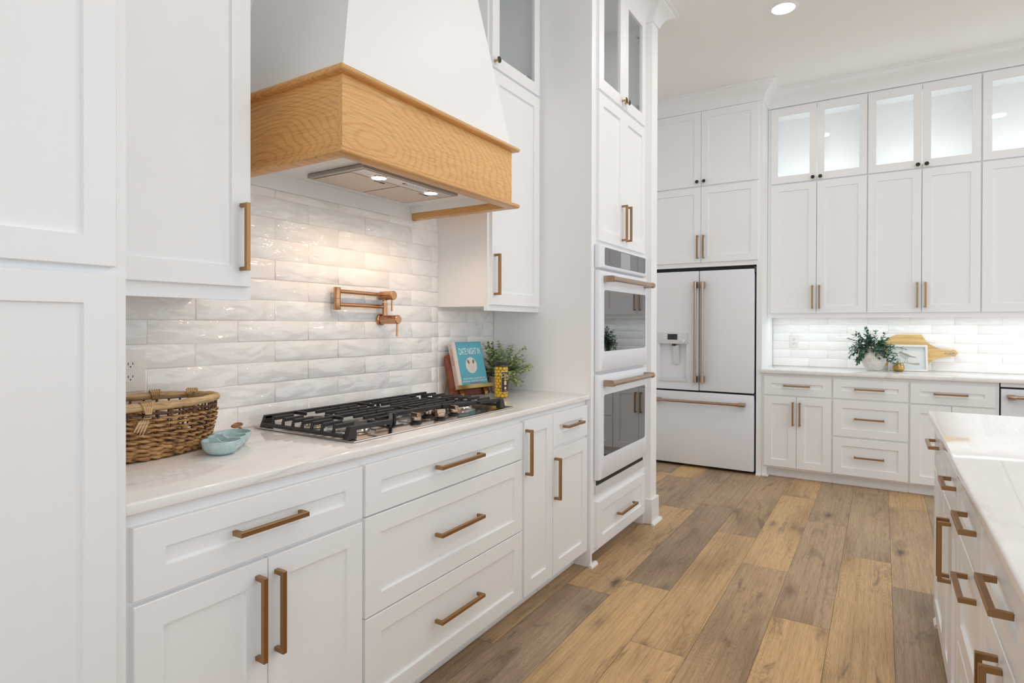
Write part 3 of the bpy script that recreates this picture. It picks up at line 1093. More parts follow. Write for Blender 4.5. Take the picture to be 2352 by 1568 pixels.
# ------------------------------------------------------------------ wall ovens and their cabinet
OM = left_map(1.305)
OX0, OX1 = 2.8662, 3.7025
t = thing('oven_cabinet', (3.28, 1.6, 0), 'tall white cabinet holding the double wall ovens, glass doors at its top', 'cabinet')
mb = MB()
mb.box(OX0, OX0 + 0.019, 1.305, YL - 0.001, 0.0, CEIL - 0.001)
mb.box(OX1 - 0.019, OX1, 1.305, YL - 0.001, 0.0, CEIL - 0.001)
mb.box(OX0 + 0.019, OX1 - 0.019, YL - 0.01, YL - 0.001, 0.0, CEIL - 0.001)
mb.box(OX0 + 0.019, OX1 - 0.019, 1.305, YL - 0.011, 1.722, 1.745)
mb.box(OX0 + 0.019, OX1 - 0.019, 1.305, YL - 0.011, 2.535, 2.562)
mb.box(OX0 + 0.019, OX1 - 0.019, 1.305, YL - 0.011, 3.235, CEIL - 0.001)
mb.box(OX0 + 0.0192, OX1 - 0.0192, 1.60, 1.612, 2.5625, 3.2345)  # added shallow back, put in to brighten the inside behind the glass doors
mb.box(OX0 + 0.019, OX1 - 0.019, 1.305, 1.325, 0.335, 0.378)
mb.box(OX0 + 0.019, OX1 - 0.019, 1.305, YL - 0.011, 0.066, 0.10)
mb.box(OX0 + 0.0185, 2.938, 1.3046, 1.325, 0.0665, 3.235)
mb.box(3.632, OX1 - 0.0185, 1.3046, 1.325, 0.0665, 3.235)
mb.box(OX0 + 0.019, OX1 - 0.019, 1.385, 1.400, 0.0, 0.066)
mb.box(OX0 + 0.019, OX1 - 0.019, 1.326, YL - 0.011, 0.36, 0.378)
mb.build('carcass', WHITE, t)
mb = MB()
mb.prism([(OX0 - 0.018, 1.305, 0), (OX0 - 0.018, 1.287, 0), (OX0 - 0.018, 1.287, 0.008), (OX0 - 0.018, 1.294, 0.017), (OX0 - 0.018, 1.305, 0.02)], (0.078, 0, 0))
mb.prism([(OX0 + 0.042, 1.30, 0), (OX0 + 0.06, 1.30, 0), (OX0 + 0.06, 1.30, 0.008), (OX0 + 0.053, 1.30, 0.017), (OX0 + 0.042, 1.30, 0.02)], (0, 0.08, 0))
mb.build('shoe_moulding', SHOE, t)
shaker(t, 'door', OM, 2.921, 3.2825, 1.744, 2.541, ('z', 1.778, 1.986, 3.252))
shaker(t, 'door', OM, 3.2855, 3.648, 1.744, 2.541, ('z', 1.781, 1.988, 3.322))
shaker(t, 'door', OM, 2.921, 3.2825, 2.557, 3.238, glass=True, stile=0.062, rail=0.066, knob_at=(3.249, 2.594))
shaker(t, 'door', OM, 3.2855, 3.648, 2.557, 3.238, glass=True, stile=0.062, rail=0.066, knob_at=(3.297, 2.595))
for z in (2.66, 3.10):
    MB().box(3.600, 3.655, 1.317, 1.338, z, z + 0.028, 0.003).box(3.58, 3.605, 1.32, 1.331, z + 0.006, z + 0.022).build('hinge', CHROME, t)
shaker(t, 'drawer', OM, 2.921, 3.660, 0.088, 0.336, ('u', 3.185, 3.447, 0.206), rail=0.055)

ov = thing('double_wall_oven', (3.30, 1.6, 0.38), 'white double wall oven with bronze bar handles and dark glass windows', 'oven')
MB().box(2.940, 3.630, 1.331, 1.90, 0.382, 1.715).build('oven_body', BLACK, ov)
MB().box(2.908, 3.680, 1.3000, 1.3042, 0.378, 1.718).build('flange', APPL2, ov)


def rounded_front(x0, x1, z0, z1, y0, y1, win, r=0.016):
    """white front with a rounded edge and an open rounded window win = (x0, x1, z0, z1)"""
    mb = MB()
    bm = mb.bm
    n = 5

    def rr(a, b, c_, d, rad, y):
        pts = []
        for cx, cz, s in ((b - rad, d - rad, 0), (a + rad, d - rad, 90), (a + rad, c_ + rad, 180), (b - rad, c_ + rad, 270)):
            for k in range(n + 1):
                an = R(s + 90 * k / n)
                pts.append(bm.verts.new((cx + rad * math.cos(an), y, cz + rad * math.sin(an))))
        return pts
    rings = [rr(x0, x1, z0, z1, 0.006, y1), rr(x0, x1, z0, z1, 0.006, y0 + r), rr(x0 + r * 0.12, x1 - r * 0.12, z0 + 0.001, z1 - 0.001, 0.006, y0 + r * 0.5),
             rr(x0 + r * 0.45, x1 - r * 0.45, z0 + 0.003, z1 - 0.003, 0.006, y0 + r * 0.13), rr(x0 + r, x1 - r, z0 + 0.006, z1 - 0.006, 0.006, y0),
             rr(*win, 0.016, y0), rr(win[0] + 0.002, win[1] - 0.002, win[2] + 0.002, win[3] - 0.002, 0.014, y0 + 0.004)]
    for a, b in zip(rings, rings[1:]):
        for k in range(len(a)):
            k2 = (k + 1) % len(a)
            bm.faces.new((a[k], a[k2], b[k2], b[k]))
    bm.faces.new(list(reversed(rings[0])))
    return mb


def glass_panel(x0, x1, z0, z1, y, name, parent, m):
    mb = MB()
    mb.box(x0, x1, y, y + 0.004, z0, z1)
    return mb.build(name, m, parent)


YO = 1.272
cp = rounded_front(2.900, 3.650, 1.594, 1.724, YO, 1.2995, (2.966, 3.625, 1.613, 1.711)).build('control_panel', APPL, ov, True)
glass_panel(2.966, 3.625, 1.613, 1.711, YO + 0.0035, 'control_glass', cp, DARKGLASS)
glass_panel(3.205, 3.355, 1.617, 1.707, YO + 0.0025, 'touch_display', cp, TOUCH)
for z0, z1, w0, w1, hz in ((1.036, 1.583, 1.144, 1.479, 1.538), (0.455, 1.022, 0.573, 0.910, 0.974)):
    d = rounded_front(2.903, 3.656, z0, z1, YO, 1.2995, (2.963, 3.625, w0, w1)).build('oven_door', APPL, ov, True)
    glass_panel(2.963, 3.625, w0, w1, YO + 0.0035, 'window', d, DARKGLASS)
    hb = MB()
    yb = 1.222
    hb.cyl((2.985, yb, hz), (3.60, yb, hz), 0.0145, 24)
    hb.build('handle_bar', BRONZE, d, True)
    for xe, s in ((2.955, 1), (3.592, -1)):
        e = MB()
        L = 0.026
        prof = [(YO, hz - 0.017), (yb, hz - 0.017)] + [(yb - 0.017 * math.sin(R(a)), hz - 0.017 * math.cos(R(a))) for a in range(20, 180, 20)] + [(yb, hz + 0.017), (YO, hz + 0.017)]
        e.prism([(xe, y, z) for y, z in prof], (L, 0, 0), 0.0012)
        e.build('handle_bracket', BRONZE, d, True, 40)
    MB().cyl((3.580, yb, hz), (3.5915, yb, hz), 0.0155, 24).build('copper_band', COPPER_B, d, True)
MB().box(2.925, 3.64, 1.2945, 1.2998, 0.425, 0.4545).build('vent', BLACK, ov)
MB().box(2.910, 3.655, 1.291, 1.2995, 0.380, 0.4245, 0.001).build('lower_trim', APPL2, ov)

# ------------------------------------------------------------------ refrigerator and its surround
FM = back_map(5.40)
t = thing('refrigerator_cabinet', (5.70, 1.39, 0), 'white four-door cabinet and side panels built around the refrigerator', 'cabinet')
mb = MB()
mb.box(5.40, XB - 0.015, 0.868, 0.912, 0, 3.23)
mb.box(5.40, XB - 0.015, 1.872, YL - 0.001, 0, 3.23)
mb.box(5.40, XB - 0.015, 0.912, 1.872, 1.812, 3.23)
mb.build('carcass', WHITE, t)
mb = MB().prism([(5.3995, 0.8682, 0), (5.385, 0.8682, 0), (5.385, 0.8682, 0.008), (5.39, 0.8682, 0.015), (5.3995, 0.8682, 0.018)], (0, 0.0435, 0))
mb.build('shoe_moulding', SHOE, t)
shaker(t, 'door', FM, 0.899, 1.3785, 1.852, 2.527, ('z', 1.887, 2.094, 1.3535))
shaker(t, 'door', FM, 1.3815, 1.862, 1.852, 2.527, ('z', 1.887, 2.094, 1.4065))
shaker(t, 'door', FM, 0.899, 1.3785, 2.540, 3.205, knob_at=(1.350, 2.575))
shaker(t, 'door', FM, 1.3815, 1.862, 2.540, 3.205, knob_at=(1.411, 2.575))

fr = thing('refrigerator', (5.70, 1.39, 0), 'white french door refrigerator with bronze bar handles and a water dispenser', 'refrigerator')
MB().box(5.445, 5.97, 0.9135, 1.8705, 0.012, 1.8105).build('body', BLACK, fr)  # widened to fill the alcove; its black stands in for shade in the gaps
RM = back_map(5.444)


def fridge_door(y0, y1, z0, z1):
    mb = MB()
    mb.mbox(RM, y0, y1, 0, 0.064, z0, z1, 0.006, 3)
    return mb


dr = fridge_door(0.928, 1.3885, 0.700, 1.776).build('door', APPL, fr, True, 50)
# the dispenser door: a front with a recess
mb = MB()
dy0, dy1, dz0, dz1 = 1.505, 1.752, 0.800, 1.120
a_, b_ = 1.3955, 1.856
mb.mbox(RM, a_, dy0, 0, 0.064, 0.700, 1.776)
mb.mbox(RM, dy1, b_, 0, 0.064, 0.700, 1.776)
mb.mbox(RM, dy0, dy1, 0, 0.064, dz1, 1.776)
mb.mbox(RM, dy0, dy1, 0, 0.064, 0.700, dz0)
mb.mbox(RM, dy0, dy1, 0, 0.010, dz0, dz1)
dl = mb.build('door', APPL, fr)
drw = fridge_door(0.928, 1.856, 0.026, 0.683).build('freezer_drawer', APPL, fr, True, 50)
DM = back_map(5.38)
pn = MB().mbox(DM, 1.494, 1.766, 0.0005, 0.010, 1.118, 1.220, 0.003, 2).build('dispenser_panel', APPL2, dl, True)
MB().mbox(DM, 1.585, 1.675, 0.0102, 0.0112, 1.155, 1.207).build('display', SCREEN, dl)
for y, z in ((1.700, 1.194), (1.700, 1.168), (1.562, 1.191), (1.562, 1.165)):
    MB().lathe([(0.0105, 0.010), (0.0105, 0.0125), (0.009, 0.0132)], (5.38, y, z), (-1, 0, 0), 20).build('button', APPL, dl, True)
MB().lathe([(0.0165, 0.010), (0.0165, 0.0155), (0.014, 0.017)], (5.38, 1.528, 1.144), (-1, 0, 0), 24).build('button', APPL, dl, True)
MB().box(5.385, 5.41, 1.605, 1.640, 1.098, 1.118).build('nozzle', SCREEN, dl)
MB().prism([(5.395, 1.578, 1.105), (5.412, 1.578, 0.930), (5.420, 1.578, 0.930), (5.403, 1.578, 1.105)], (0, 0.058, 0), 0.002).build('lever', APPL2, dl)
MB().mbox(DM, 1.499, 1.760, -0.045, 0.010, 0.770, 0.803, 0.003, 2).build('drip_tray', APPL2, dl, True)


def fridge_handle(p0, p1, parent):
    p0, p1 = Vector(p0), Vector(p1)
    d = (p1 - p0).normalized()
    MB().cyl(p0 + d * 0.05, p1 - d * 0.05, 0.0125, 20).build('handle_bar', BRONZE, parent, True)
    for p, s in ((p0, 1), (p1, -1)):
        q = p + d * (0.056 * s)
        mb = MB()
        side = Vector((1, 0, 0)).cross(d).normalized()
        lo, hi = p, q
        r_ = 0.0152
        base = 5.3796
        pts = []
        for a in range(0, 181, 20):
            pts.append(p + side * (r_ * math.cos(R(a))) + Vector((-r_ * math.sin(R(a)), 0, 0)))
        pts += [Vector((base, (p - side * r_).y, (p - side * r_).z)), Vector((base, (p + side * r_).y, (p + side * r_).z))]
        mb.prism(pts, q - p, 0.001)
        mb.build('handle_bracket', BRONZE, parent, True, 40)
    MB().cyl(p0 + d * 0.056, p0 + d * 0.075, 0.0138, 20).build('copper_band', COPPER_B if abs(d.z) < 0.5 else BRONZE, parent, True)


fridge_handle((5.328, 1.353, 0.775), (5.328, 1.353, 1.676), dr)
fridge_handle((5.328, 1.415, 0.775), (5.328, 1.415, 1.678), dl)
fridge_handle((5.328, 0.990, 0.601), (5.328, 1.79, 0.601), drw)
MB().box(5.395, 5.445, 0.9145, 0.935, 1.745, 1.7955, 0.003).box(5.395, 5.444, 0.9145, 0.94, 0.684, 0.698).build('hinge', SCREEN, fr)

# ------------------------------------------------------------------ far wall base run
BM_ = back_map(5.40)
BD = XB - 5.40 - 0.001
G2 = 'base cabinets along the far wall'
c = base_unit('white base cabinet with a drawer above two doors, beside the refrigerator panel', 0.336, 0.867, BM_, 0.085, BD, 0.884, G2)
MB().mbox(BM_, 0.826, 0.8665, -0.0745, -0.0005, 0, 0.0848).build('end_stile', WHITE, c)
MB().mbox(BM_, 0.812, 0.8665, -0.062, 0.014, 0, 0.018, 0.004).build('shoe_moulding', SHOE, c)
shaker(c, 'drawer', BM_, 0.342, 0.846, 0.705, 0.861, ('u', 0.494, 0.694, 0.7855))
shaker(c, 'door', BM_, 0.5975, 0.846, 0.101, 0.692, ('z', 0.457, 0.652, 0.6205))
shaker(c, 'door', BM_, 0.342, 0.5945, 0.101, 0.692, ('z', 0.457, 0.650, 0.569))
c = base_unit('white base cabinet of three drawers, below the framed bird print', -0.179, 0.3355, BM_, 0.085, BD, 0.884, G2)
for z0, z1, pz in ((0.707, 0.861, 0.785), (0.405, 0.692, 0.552), (0.098, 0.390, 0.249)):
    shaker(c, 'drawer', BM_, -0.172, 0.328, z0, z1, ('u', -0.021, 0.181, pz))
c = base_unit('white base cabinet with a wide drawer over two doors, beside the dishwasher', -0.712, -0.1795, BM_, 0.085, BD, 0.884, G2)
shaker(c, 'drawer', BM_, -0.688, -0.187, 0.703, 0.856, ('u', -0.534, -0.329, 0.7815))
shaker(c, 'door', BM_, -0.4375, -0.187, 0.097, 0.692)
shaker(c, 'door', BM_, -0.688, -0.4405, 0.097, 0.692)
c = base_unit('plain white base cabinet beyond the dishwasher, hidden behind the island worktop', -1.95, -1.322, BM_, 0.085, BD, 0.884, G2)
shaker(c, 'drawer', BM_, -1.94, -1.33, 0.703, 0.856)
shaker(c, 'door', BM_, -1.633, -1.33, 0.097, 0.692)
shaker(c, 'door', BM_, -1.94, -1.637, 0.097, 0.692)
dw = thing('dishwasher', (5.7, -1.02, 0), 'white dishwasher with a bronze bar handle at the picture edge, under the far worktop', 'dishwasher')
MB().mbox(BM_, -1.318, -0.716, -BD, 0.0, 0.085, 0.883).build('tub', BLACK, dw)
MB().mbox(BM_, -1.314, -0.720, 0.0005, 0.022, 0.100, 0.843, 0.004, 2).build('door', APPL, dw, True)
MB().mbox(BM_, -1.316, -0.718, 0.0005, 0.016, 0.857, 0.883).build('top_strip', WHITE, dw)
MB().mbox(BM_, -1.316, -0.718, -0.075, -0.06, 0.0, 0.0845).build('kick_plate', WHITE, dw)
MB().cyl((5.338, -0.79, 0.789), (5.338, -1.24, 0.789), 0.0125, 20).build('handle_bar', BRONZE, dw, True)
for y in (-0.752, -1.252):
    MB().prism([(5.378, y, 0.774), (5.332, y, 0.774), (5.324, y, 0.782), (5.324, y, 0.797), (5.332, y, 0.804), (5.378, y, 0.804)], (0, -0.045, 0), 0.001).build('handle_bracket', BRONZE, dw, True, 40)
wt2 = MB().box(5.36, XB - 0.0006, -1.95, 0.8675, 0.8846, 0.914, 0.004, 2).build('worktop', MARBLE, None, True, 50)
tag(wt2, 'white veined worktop along the far wall carrying the leafy vase', 'worktop')

# far wall cabinets with lit glass doors
WM = back_map(5.68)
WD = XB - 5.68 - 0.001
units = [(0.106, 0.8665, 0.109, 0.4755, 0.4785, 0.838, 'white wall cabinet with two lit glass doors on top, next to the refrigerator'),
         (-0.6355, 0.1055, -0.631, -0.2665, -0.2635, 0.100, 'white wall cabinet with two lit glass doors, above the bird print and cutting board'),
         (-1.38, -0.636, -1.372, -1.0075, -1.0045, -0.641, 'white wall cabinet with lit glass doors, cut by the picture edge above the dishwasher')]
for u0, u1, a0, a1, b0_, b1_, lab in units:
    t = thing('wall_cabinet', (5.85, (u0 + u1) / 2, 1.355), lab, 'cabinet', 'wall cabinets with lit glass doors')
    hb = hollow(t, WM, u0, u1, WD, 1.375, 3.209, shelf=(2.515,))
    hb.mbox(WM, u0, u1, -0.019, 0.0, 1.355, 1.375)
    hb.mbox(WM, u0, u1, -0.019, 0.0, 1.375, 1.42)
    hb.mbox(WM, u0, u0 + 0.03, -0.019, 0.0, 1.42, 3.209)
    hb.mbox(WM, u1 - 0.03, u1, -0.019, 0.0, 1.42, 3.209)
    hb.mbox(WM, u0 + 0.03, u1 - 0.03, -0.019, 0.0, 3.16, 3.209)
    hb.mbox(WM, u0 + 0.03, u1 - 0.03, -0.019, 0.0, 2.50, 2.57)
    hb.build('carcass', WHITE, t)
    dk = 'z'
    shaker(t, 'door', WM, a0, a1, 1.396, 2.527, ('z', 1.434, 1.632, a1 - 0.0235) if u0 > -0.7 else None)
    shaker(t, 'door', WM, b0_, b1_, 1.396, 2.527, ('z', 1.434, 1.632, b0_ + 0.027) if u0 > -0.7 else ('z', 1.434, 1.632, b0_ + 0.027))
    shaker(t, 'door', WM, a0, a1, 2.538, 3.195, glass=True, stile=0.055, rail=0.062, knob_at=(a1 - 0.027, 2.560))
    shaker(t, 'door', WM, b0_, b1_, 2.538, 3.195, glass=True, stile=0.055, rail=0.062, knob_at=(b0_ + 0.027, 2.560))

# ------------------------------------------------------------------ island
IM = isle_map(-0.215)
ID = 1.12
G3 = 'island cabinets'
cols = [(2.668, 3.133, 'white island cabinet with a drawer over one door, at the far end of the island'),
        (2.202, 2.6675, 'white island cabinet with a drawer over two doors, second from its far end'),
        (1.706, 2.2015, 'white island cabinet of three drawers, in the middle of the island'),
        (1.216, 1.7055, 'white island cabinet with a drawer over two doors, nearer than the island drawers'),
        (0.30, 1.2155, 'white island cabinet whose drawer edge shows at the bottom right picture edge')]
pulls = {0: (2.885, 3.085), 1: (2.258, 2.412), 2: (1.795, 1.978), 3: (1.318, 1.505)}
for i, (a, b, lab) in enumerate(cols):
    c = base_unit(lab, a, b, IM, 0.055, ID, 0.8835, G3, toe=True)
    e = 0.007
    h = None
    if i in pulls:
        h = ('u', pulls[i][0], pulls[i][1], 0.786 if i else 0.80)
    shaker(c, 'drawer', IM, a + e, b - e, 0.690, 0.846, h, stile=0.064, rail=0.056)
    m_ = (a + b) / 2
    if i == 0:
        shaker(c, 'door', IM, a + e, b - e, 0.070, 0.677, stile=0.06, rail=0.06)
    elif i in (1, 3):
        for s in (0, 1):
            u0, u1 = (a + e, m_ - 0.0015) if s == 0 else (m_ + 0.0015, b - e)
            hu = (m_ - 0.026) if s == 0 else (m_ + 0.026)
            shaker(c, 'door', IM, u0, u1, 0.070, 0.677, ('z', 0.440, 0.640, hu))
    elif i == 2:
        shaker(c, 'drawer', IM, a + e, b - e, 0.364, 0.677, ('u', 1.790, 1.975, 0.622), stile=0.064)
        shaker(c, 'drawer', IM, a + e, b - e, 0.070, 0.352, ('u', 1.790, 1.975, 0.300), stile=0.064)
    else:
        shaker(c, 'door', IM, a + e, m_ - 0.0015, 0.070, 0.677)
        shaker(c, 'door', IM, m_ + 0.0015, b - e, 0.070, 0.677)
ep = thing('island_end_panel', (3.15, -0.75, 0), 'plain white end panel closing the far end of the island', 'panel')
MB().box(3.1335, 3.160, -1.335, -0.2145, 0, 0.8835, 0.002).build('panel', WHITE, ep)
MB().prism([(3.08, -0.2145, 0), (3.08, -0.196, 0), (3.08, -0.196, 0.008), (3.08, -0.203, 0.018), (3.08, -0.2145, 0.021)], (0.075, 0, 0)).build('shoe_moulding', SHOE, ep)
it = MB().box(0.25, 3.185, -1.40, -0.172, 0.8840, 0.914, 0.006, 3).build('island_worktop', MARBLE, None, True, 50)
tag(it, 'white veined island worktop in the lower right foreground', 'worktop')

# ------------------------------------------------------------------ cooktop
ck = thing('gas_cooktop', (1.756, 1.645, ZC_), 'five burner stainless gas cooktop with black iron grates and bronze knobs', 'cooktop')
zs = ZC_ + 0.0065
mb = MB()
mb.box(1.287, 2.225, 1.387, 1.901, ZC_ + 0.0004, zs, 0.0025, 2)
mb.build('steel_top', STEEL, ck, True, 40)
ZG = ZC_ + 0.050


def bar(mb, p, q, w=0.0105, h=0.013, bev=0.002):
    p, q = Vector((p[0], p[1], 0)), Vector((q[0], q[1], 0))
    d = (q - p).normalized()
    s = Vector((-d.y, d.x, 0)) * (w / 2)
    z = Vector((0, 0, ZG))
    mb.prism([p + s + z, p - s + z, q - s + z, q + s + z], (0, 0, -h), bev)


FY = [1.786, 1.732, 1.680, 1.632, 1.585, 1.535, 1.479]


def leg(mb, x, y, dx, w=0.011):
    """a finger's sloping foot going down and outward from (x, y)"""
    mb.prism([(x, y - w / 2, ZG - 0.001), (x + dx * 0.2, y - w / 2, ZG - 0.001), (x + dx, y - w / 2, ZG - 0.026), (x + dx * 1.3, y - w / 2, zs + 0.012), (x + dx * 0.3, y - w / 2, zs + 0.012), (x - dx * 0.1, y - w / 2, ZG - 0.024)], (0, w, 0), 0.0015)


def side_grate(x0, x1, front, flip=1):
    """x0 is the outer edge; fingers at FY"""
    s = 1 if x1 > x0 else -1
    mb = MB()
    yb = 1.841
    bar(mb, (x0, yb), (x1, yb), 0.012)
    for a, b in zip(front, front[1:]):
        bar(mb, a, b, 0.014, 0.015)
    xm = (x0 + x1) / 2
    for i, y in enumerate(FY):
        if i == 3:
            bar(mb, (x0, y), (x1, y))
        else:
            bar(mb, (x0, y), (x0 + s * 0.080, y))
            lim = x1
            if y < 1.50:
                lim = x1 - s * 0.04
            bar(mb, (x0 + s * 0.178, y), (lim, y))
        leg(mb, x0, y, -s * 0.008)
    for y0, y1 in ((yb, yb - 0.062), (1.632, 1.632 + 0.045), (1.632, 1.632 - 0.045), (1.42, 1.42 + 0.045)):
        bar(mb, (xm - s * 0.012, y0), (xm - s * 0.012, y1))
    # lower outer rail and corner feet
    mb.box(min(x0 - s * 0.012, x0 + s * 0.004), max(x0 - s * 0.012, x0 + s * 0.004), 1.43, 1.845, zs + 0.006, zs + 0.018, 0.002)
    mb.prism([(x0 - s * 0.014, 1.849, zs + 0.001), (x0 + s * 0.03, 1.849, zs + 0.001), (x0 + s * 0.03, 1.849, ZG - 0.002), (x0 + s * 0.002, 1.849, ZG - 0.002)], (0, -0.014, 0), 0.002)
    fx, fy = front[0]
    mb.prism([(fx - s * 0.014, fy - 0.008, zs + 0.001), (fx + s * 0.026, fy - 0.008, zs + 0.001), (fx + s * 0.026, fy - 0.008, ZG - 0.002), (fx + s * 0.002, fy - 0.008, ZG - 0.002)], (0, 0.026, 0), 0.003)
    ex, ey = front[-1]
    mb.prism([(ex - s * 0.014, ey - 0.006, zs + 0.001), (ex, ey - 0.006, zs + 0.001), (ex, ey - 0.006, ZG - 0.002), (ex - s * 0.014, ey - 0.006, ZG - 0.002)], (0, 0.018, 0), 0.002)
    mb.box(min(x1 - s * 0.006, x1), max(x1 - s * 0.006, x1), ey, yb, ZG - 0.020, ZG - 0.008)
    return mb.build('grate', IRON, ck)


side_grate(1.290, 1.5745, [(1.292, 1.414), (1.470, 1.408), (1.572, 1.505)])
side_grate(2.160, 1.8525, [(2.155, 1.402), (2.03, 1.440), (1.855, 1.497)])
mb = MB()
x0, x1 = 1.5785, 1.8485
bar(mb, (x0, 1.841), (x1, 1.841), 0.012)
bar(mb, (x0, 1.512), (x1, 1.500), 0.014, 0.015)
for i, y in enumerate(FY[:6]):
    if i == 3:
        bar(mb, (x0, y), (x1, y))
        continue
    bar(mb, (x0, y), (x0 + 0.095, y))
    bar(mb, (x1 - 0.095, y), (x1, y))
xm = (x0 + x1) / 2
for y0, y1 in ((1.841, 1.735), (1.506, 1.60)):
    bar(mb, (xm, y0), (xm, y1))
bar(mb, (xm - 0.05, 1.632), (xm - 0.05, 1.68))
mb.box(x0 + 0.0005, x0 + 0.0065, 1.50, 1.841, ZG - 0.020, ZG - 0.008)
mb.box(x1 - 0.0065, x1 - 0.0005, 1.50, 1.841, ZG - 0.020, ZG - 0.008)
for x in (x0 + 0.001, x1 - 0.013):
    mb.box(x, x + 0.012, 1.495, 1.512, zs + 0.001, ZG - 0.002, 0.002)
    mb.box(x, x + 0.012, 1.832, 1.845, zs + 0.001, ZG - 0.002, 0.002)
mb.build('grate', IRON, ck)
for bx, by, br in ((1.418, 1.508, 0.040), (1.418, 1.735, 0.034), (1.713, 1.675, 0.056), (2.02, 1.735, 0.036), (2.035, 1.535, 0.042)):
    bn = MB().lathe([(br + 0.020, 0.0002), (br + 0.018, 0.002), (br + 0.004, 0.004), (br, 0.014), (br - 0.004, 0.018)], (bx, by, zs), seg=36).build('burner', STEEL, ck, True)
    MB().lathe([(br - 0.002, 0.018), (br + 0.003, 0.021), (br + 0.003, 0.025), (br - 0.003, 0.0285), (0.002, 0.0295)], (bx, by, zs), seg=36).build('burner_cap', IRON, bn, True)
for kx, ky, rot in ((1.651, 1.455, -12), (1.726, 1.520, -8), (1.792, 1.522, -5), (1.862, 1.530, -5), (1.770, 1.438, 80), (1.886, 1.462, -10)):
    k = MB().lathe([(0.0235, 0.0002), (0.0235, 0.003), (0.018, 0.006), (0.0135, 0.008), (0.0135, 0.012)], (kx, ky, zs), seg=28).build('knob_base', IRON, ck, True)
    mb = MB()
    mb.lathe([(0.0195, 0.012), (0.0205, 0.014), (0.0205, 0.022), (0.0185, 0.026)], (0, 0, 0), seg=28)
    mb.prism([(-0.0105, -0.021, 0.022), (0.0105, -0.021, 0.022), (0.0085, -0.021, 0.037), (-0.0085, -0.021, 0.040)], (0, 0.042, 0), 0.002)
    M = Matrix.Translation((kx, ky, zs)) @ Matrix.Rotation(R(rot), 4, 'Z')
    bmesh.ops.transform(mb.bm, matrix=M, verts=mb.bm.verts)
    mb.build('knob', BRONZE, ck, True, 40)

# ------------------------------------------------------------------ pot filler
YT = YL - 0.0125           # tile face
pf = thing('pot_filler_tap', (1.9415, YL - 0.004, 1.311), 'copper folding pot filler tap on the tiles above the gas cooktop', 'tap')
MB().lathe([(0.0262, -0.0084), (0.0262, 0.010), (0.022, 0.013)], (1.9415, YT - 0.0006, 1.311), (0, -1, 0), 32).build('wall_flange', COPPER, pf, True)
MB().lathe([(0.0198, 0.012), (0.0198, 0.112), (0.018, 0.1145)], (1.9415, YT, 1.311), (0, -1, 0), 32).build('valve_body', COPPER, pf, True)
MB().cyl((1.9415, 1.822, 1.295), (1.9385, 1.820, 1.236), 0.0043, 12).build('lever', COPPER, pf, True)
MB().cyl((1.9415, 1.898, 1.325), (1.9415, 1.898, 1.3875), 0.0117, 24).build('post', COPPER, pf, True)
MB().cyl((1.938, 1.898, 1.3685), (1.668, 1.898, 1.371), 0.0083, 16).build('lower_arm', COPPER, pf, True)
MB().lathe([(0.0138, 0), (0.0142, 0.001), (0.0142, 0.0455), (0.0136, 0.0462), (0.0142, 0.047), (0.0142, 0.092), (0.0138, 0.093)], (1.668, 1.898, 1.349), seg=24).build('column', COPPER, pf, True)
MB().cyl((1.67, 1.898, 1.4265), (1.925, 1.898, 1.4215), 0.0083, 16).build('upper_arm', COPPER, pf, True)
MB().lathe([(0.018, 0), (0.0198, 0.002), (0.0198, 0.080), (0.018, 0.082)], (1.936, 1.917, 1.418), (0, -1, 0), 32).build('spout_valve', COPPER, pf, True)
MB().cyl((1.936, 1.893, 1.402), (1.936, 1.893, 1.392), 0.0105, 20).build('outlet', COPPER, pf, True)
MB().cyl((1.936, 1.848, 1.402), (1.935, 1.848, 1.348), 0.0043, 12).build('lever', COPPER, pf, True)


# ------------------------------------------------------------------ socket outlets
def outlet(mp, u, z, label, w=0.089, h=0.128):
    t = thing('wall_outlet', mp(u, 0, z), label, 'outlet')
    MB().mbox(mp, u - w / 2, u + w / 2, 0, 0.005, z - h / 2, z + h / 2, 0.002, 2).build('cover_plate', OUTLET, t, True)
    for s in (-1, 1):
        zc = z + s * 0.0195
        pts = [mp(u + 0.0172 * math.cos(R(a)), 0.0052, zc + max(-0.0142, min(0.0142, 0.0172 * math.sin(R(a))))) for a in range(0, 360, 15)]
        v = Vector(mp(0, 1, 0)) - Vector(mp(0, 0, 0))
        rc = MB().prism(pts, v * 0.0012).build('receptacle', OUTLET, t)
        sl = MB()
        sl.mbox(mp, u - 0.0075, u - 0.0055, 0.0063, 0.0068, zc - 0.002, zc + 0.006)
        sl.mbox(mp, u + 0.0055, u + 0.0075, 0.0063, 0.0068, zc - 0.001, zc + 0.006)
        sl.mbox(mp, u - 0.002, u + 0.002, 0.0063, 0.0068, zc - 0.009, zc - 0.005)
        sl.build('slots', SLOT, rc)


outlet(left_map(YL - 0.0132), 0.8915, 1.147, 'white double outlet on the tiles behind the woven basket')
outlet(back_map(XB - 0.0132), 0.688, 1.141, 'white double outlet on the far tiles left of the leafy vase', 0.075, 0.116)

# ------------------------------------------------------------------ woven basket
bk = thing('woven_basket', (0.834, 1.777, ZC_), 'oval woven basket of brown plant fibre with pale rim, beside the blue bowls', 'basket')
BCX, BCY = 0.8405, 1.777


def b_ax(z):
    """half axes of the basket wall at height z above the worktop"""
    t = z / 0.145
    f = 0.85 + 0.15 * math.sin(min(1.0, t * 1.15) * PI / 2)
    return 0.223 * f, 0.116 * f


def bpt(an, z, dr=0.0):
    a, b = b_ax(z)
    x, y = a * math.cos(an), b * math.sin(an)
    n = Vector((math.cos(an) / a, math.sin(an) / b, 0)).normalized()
    return Vector((BCX + x, BCY + y, ZC_ + 0.0045 + z)) + n * dr


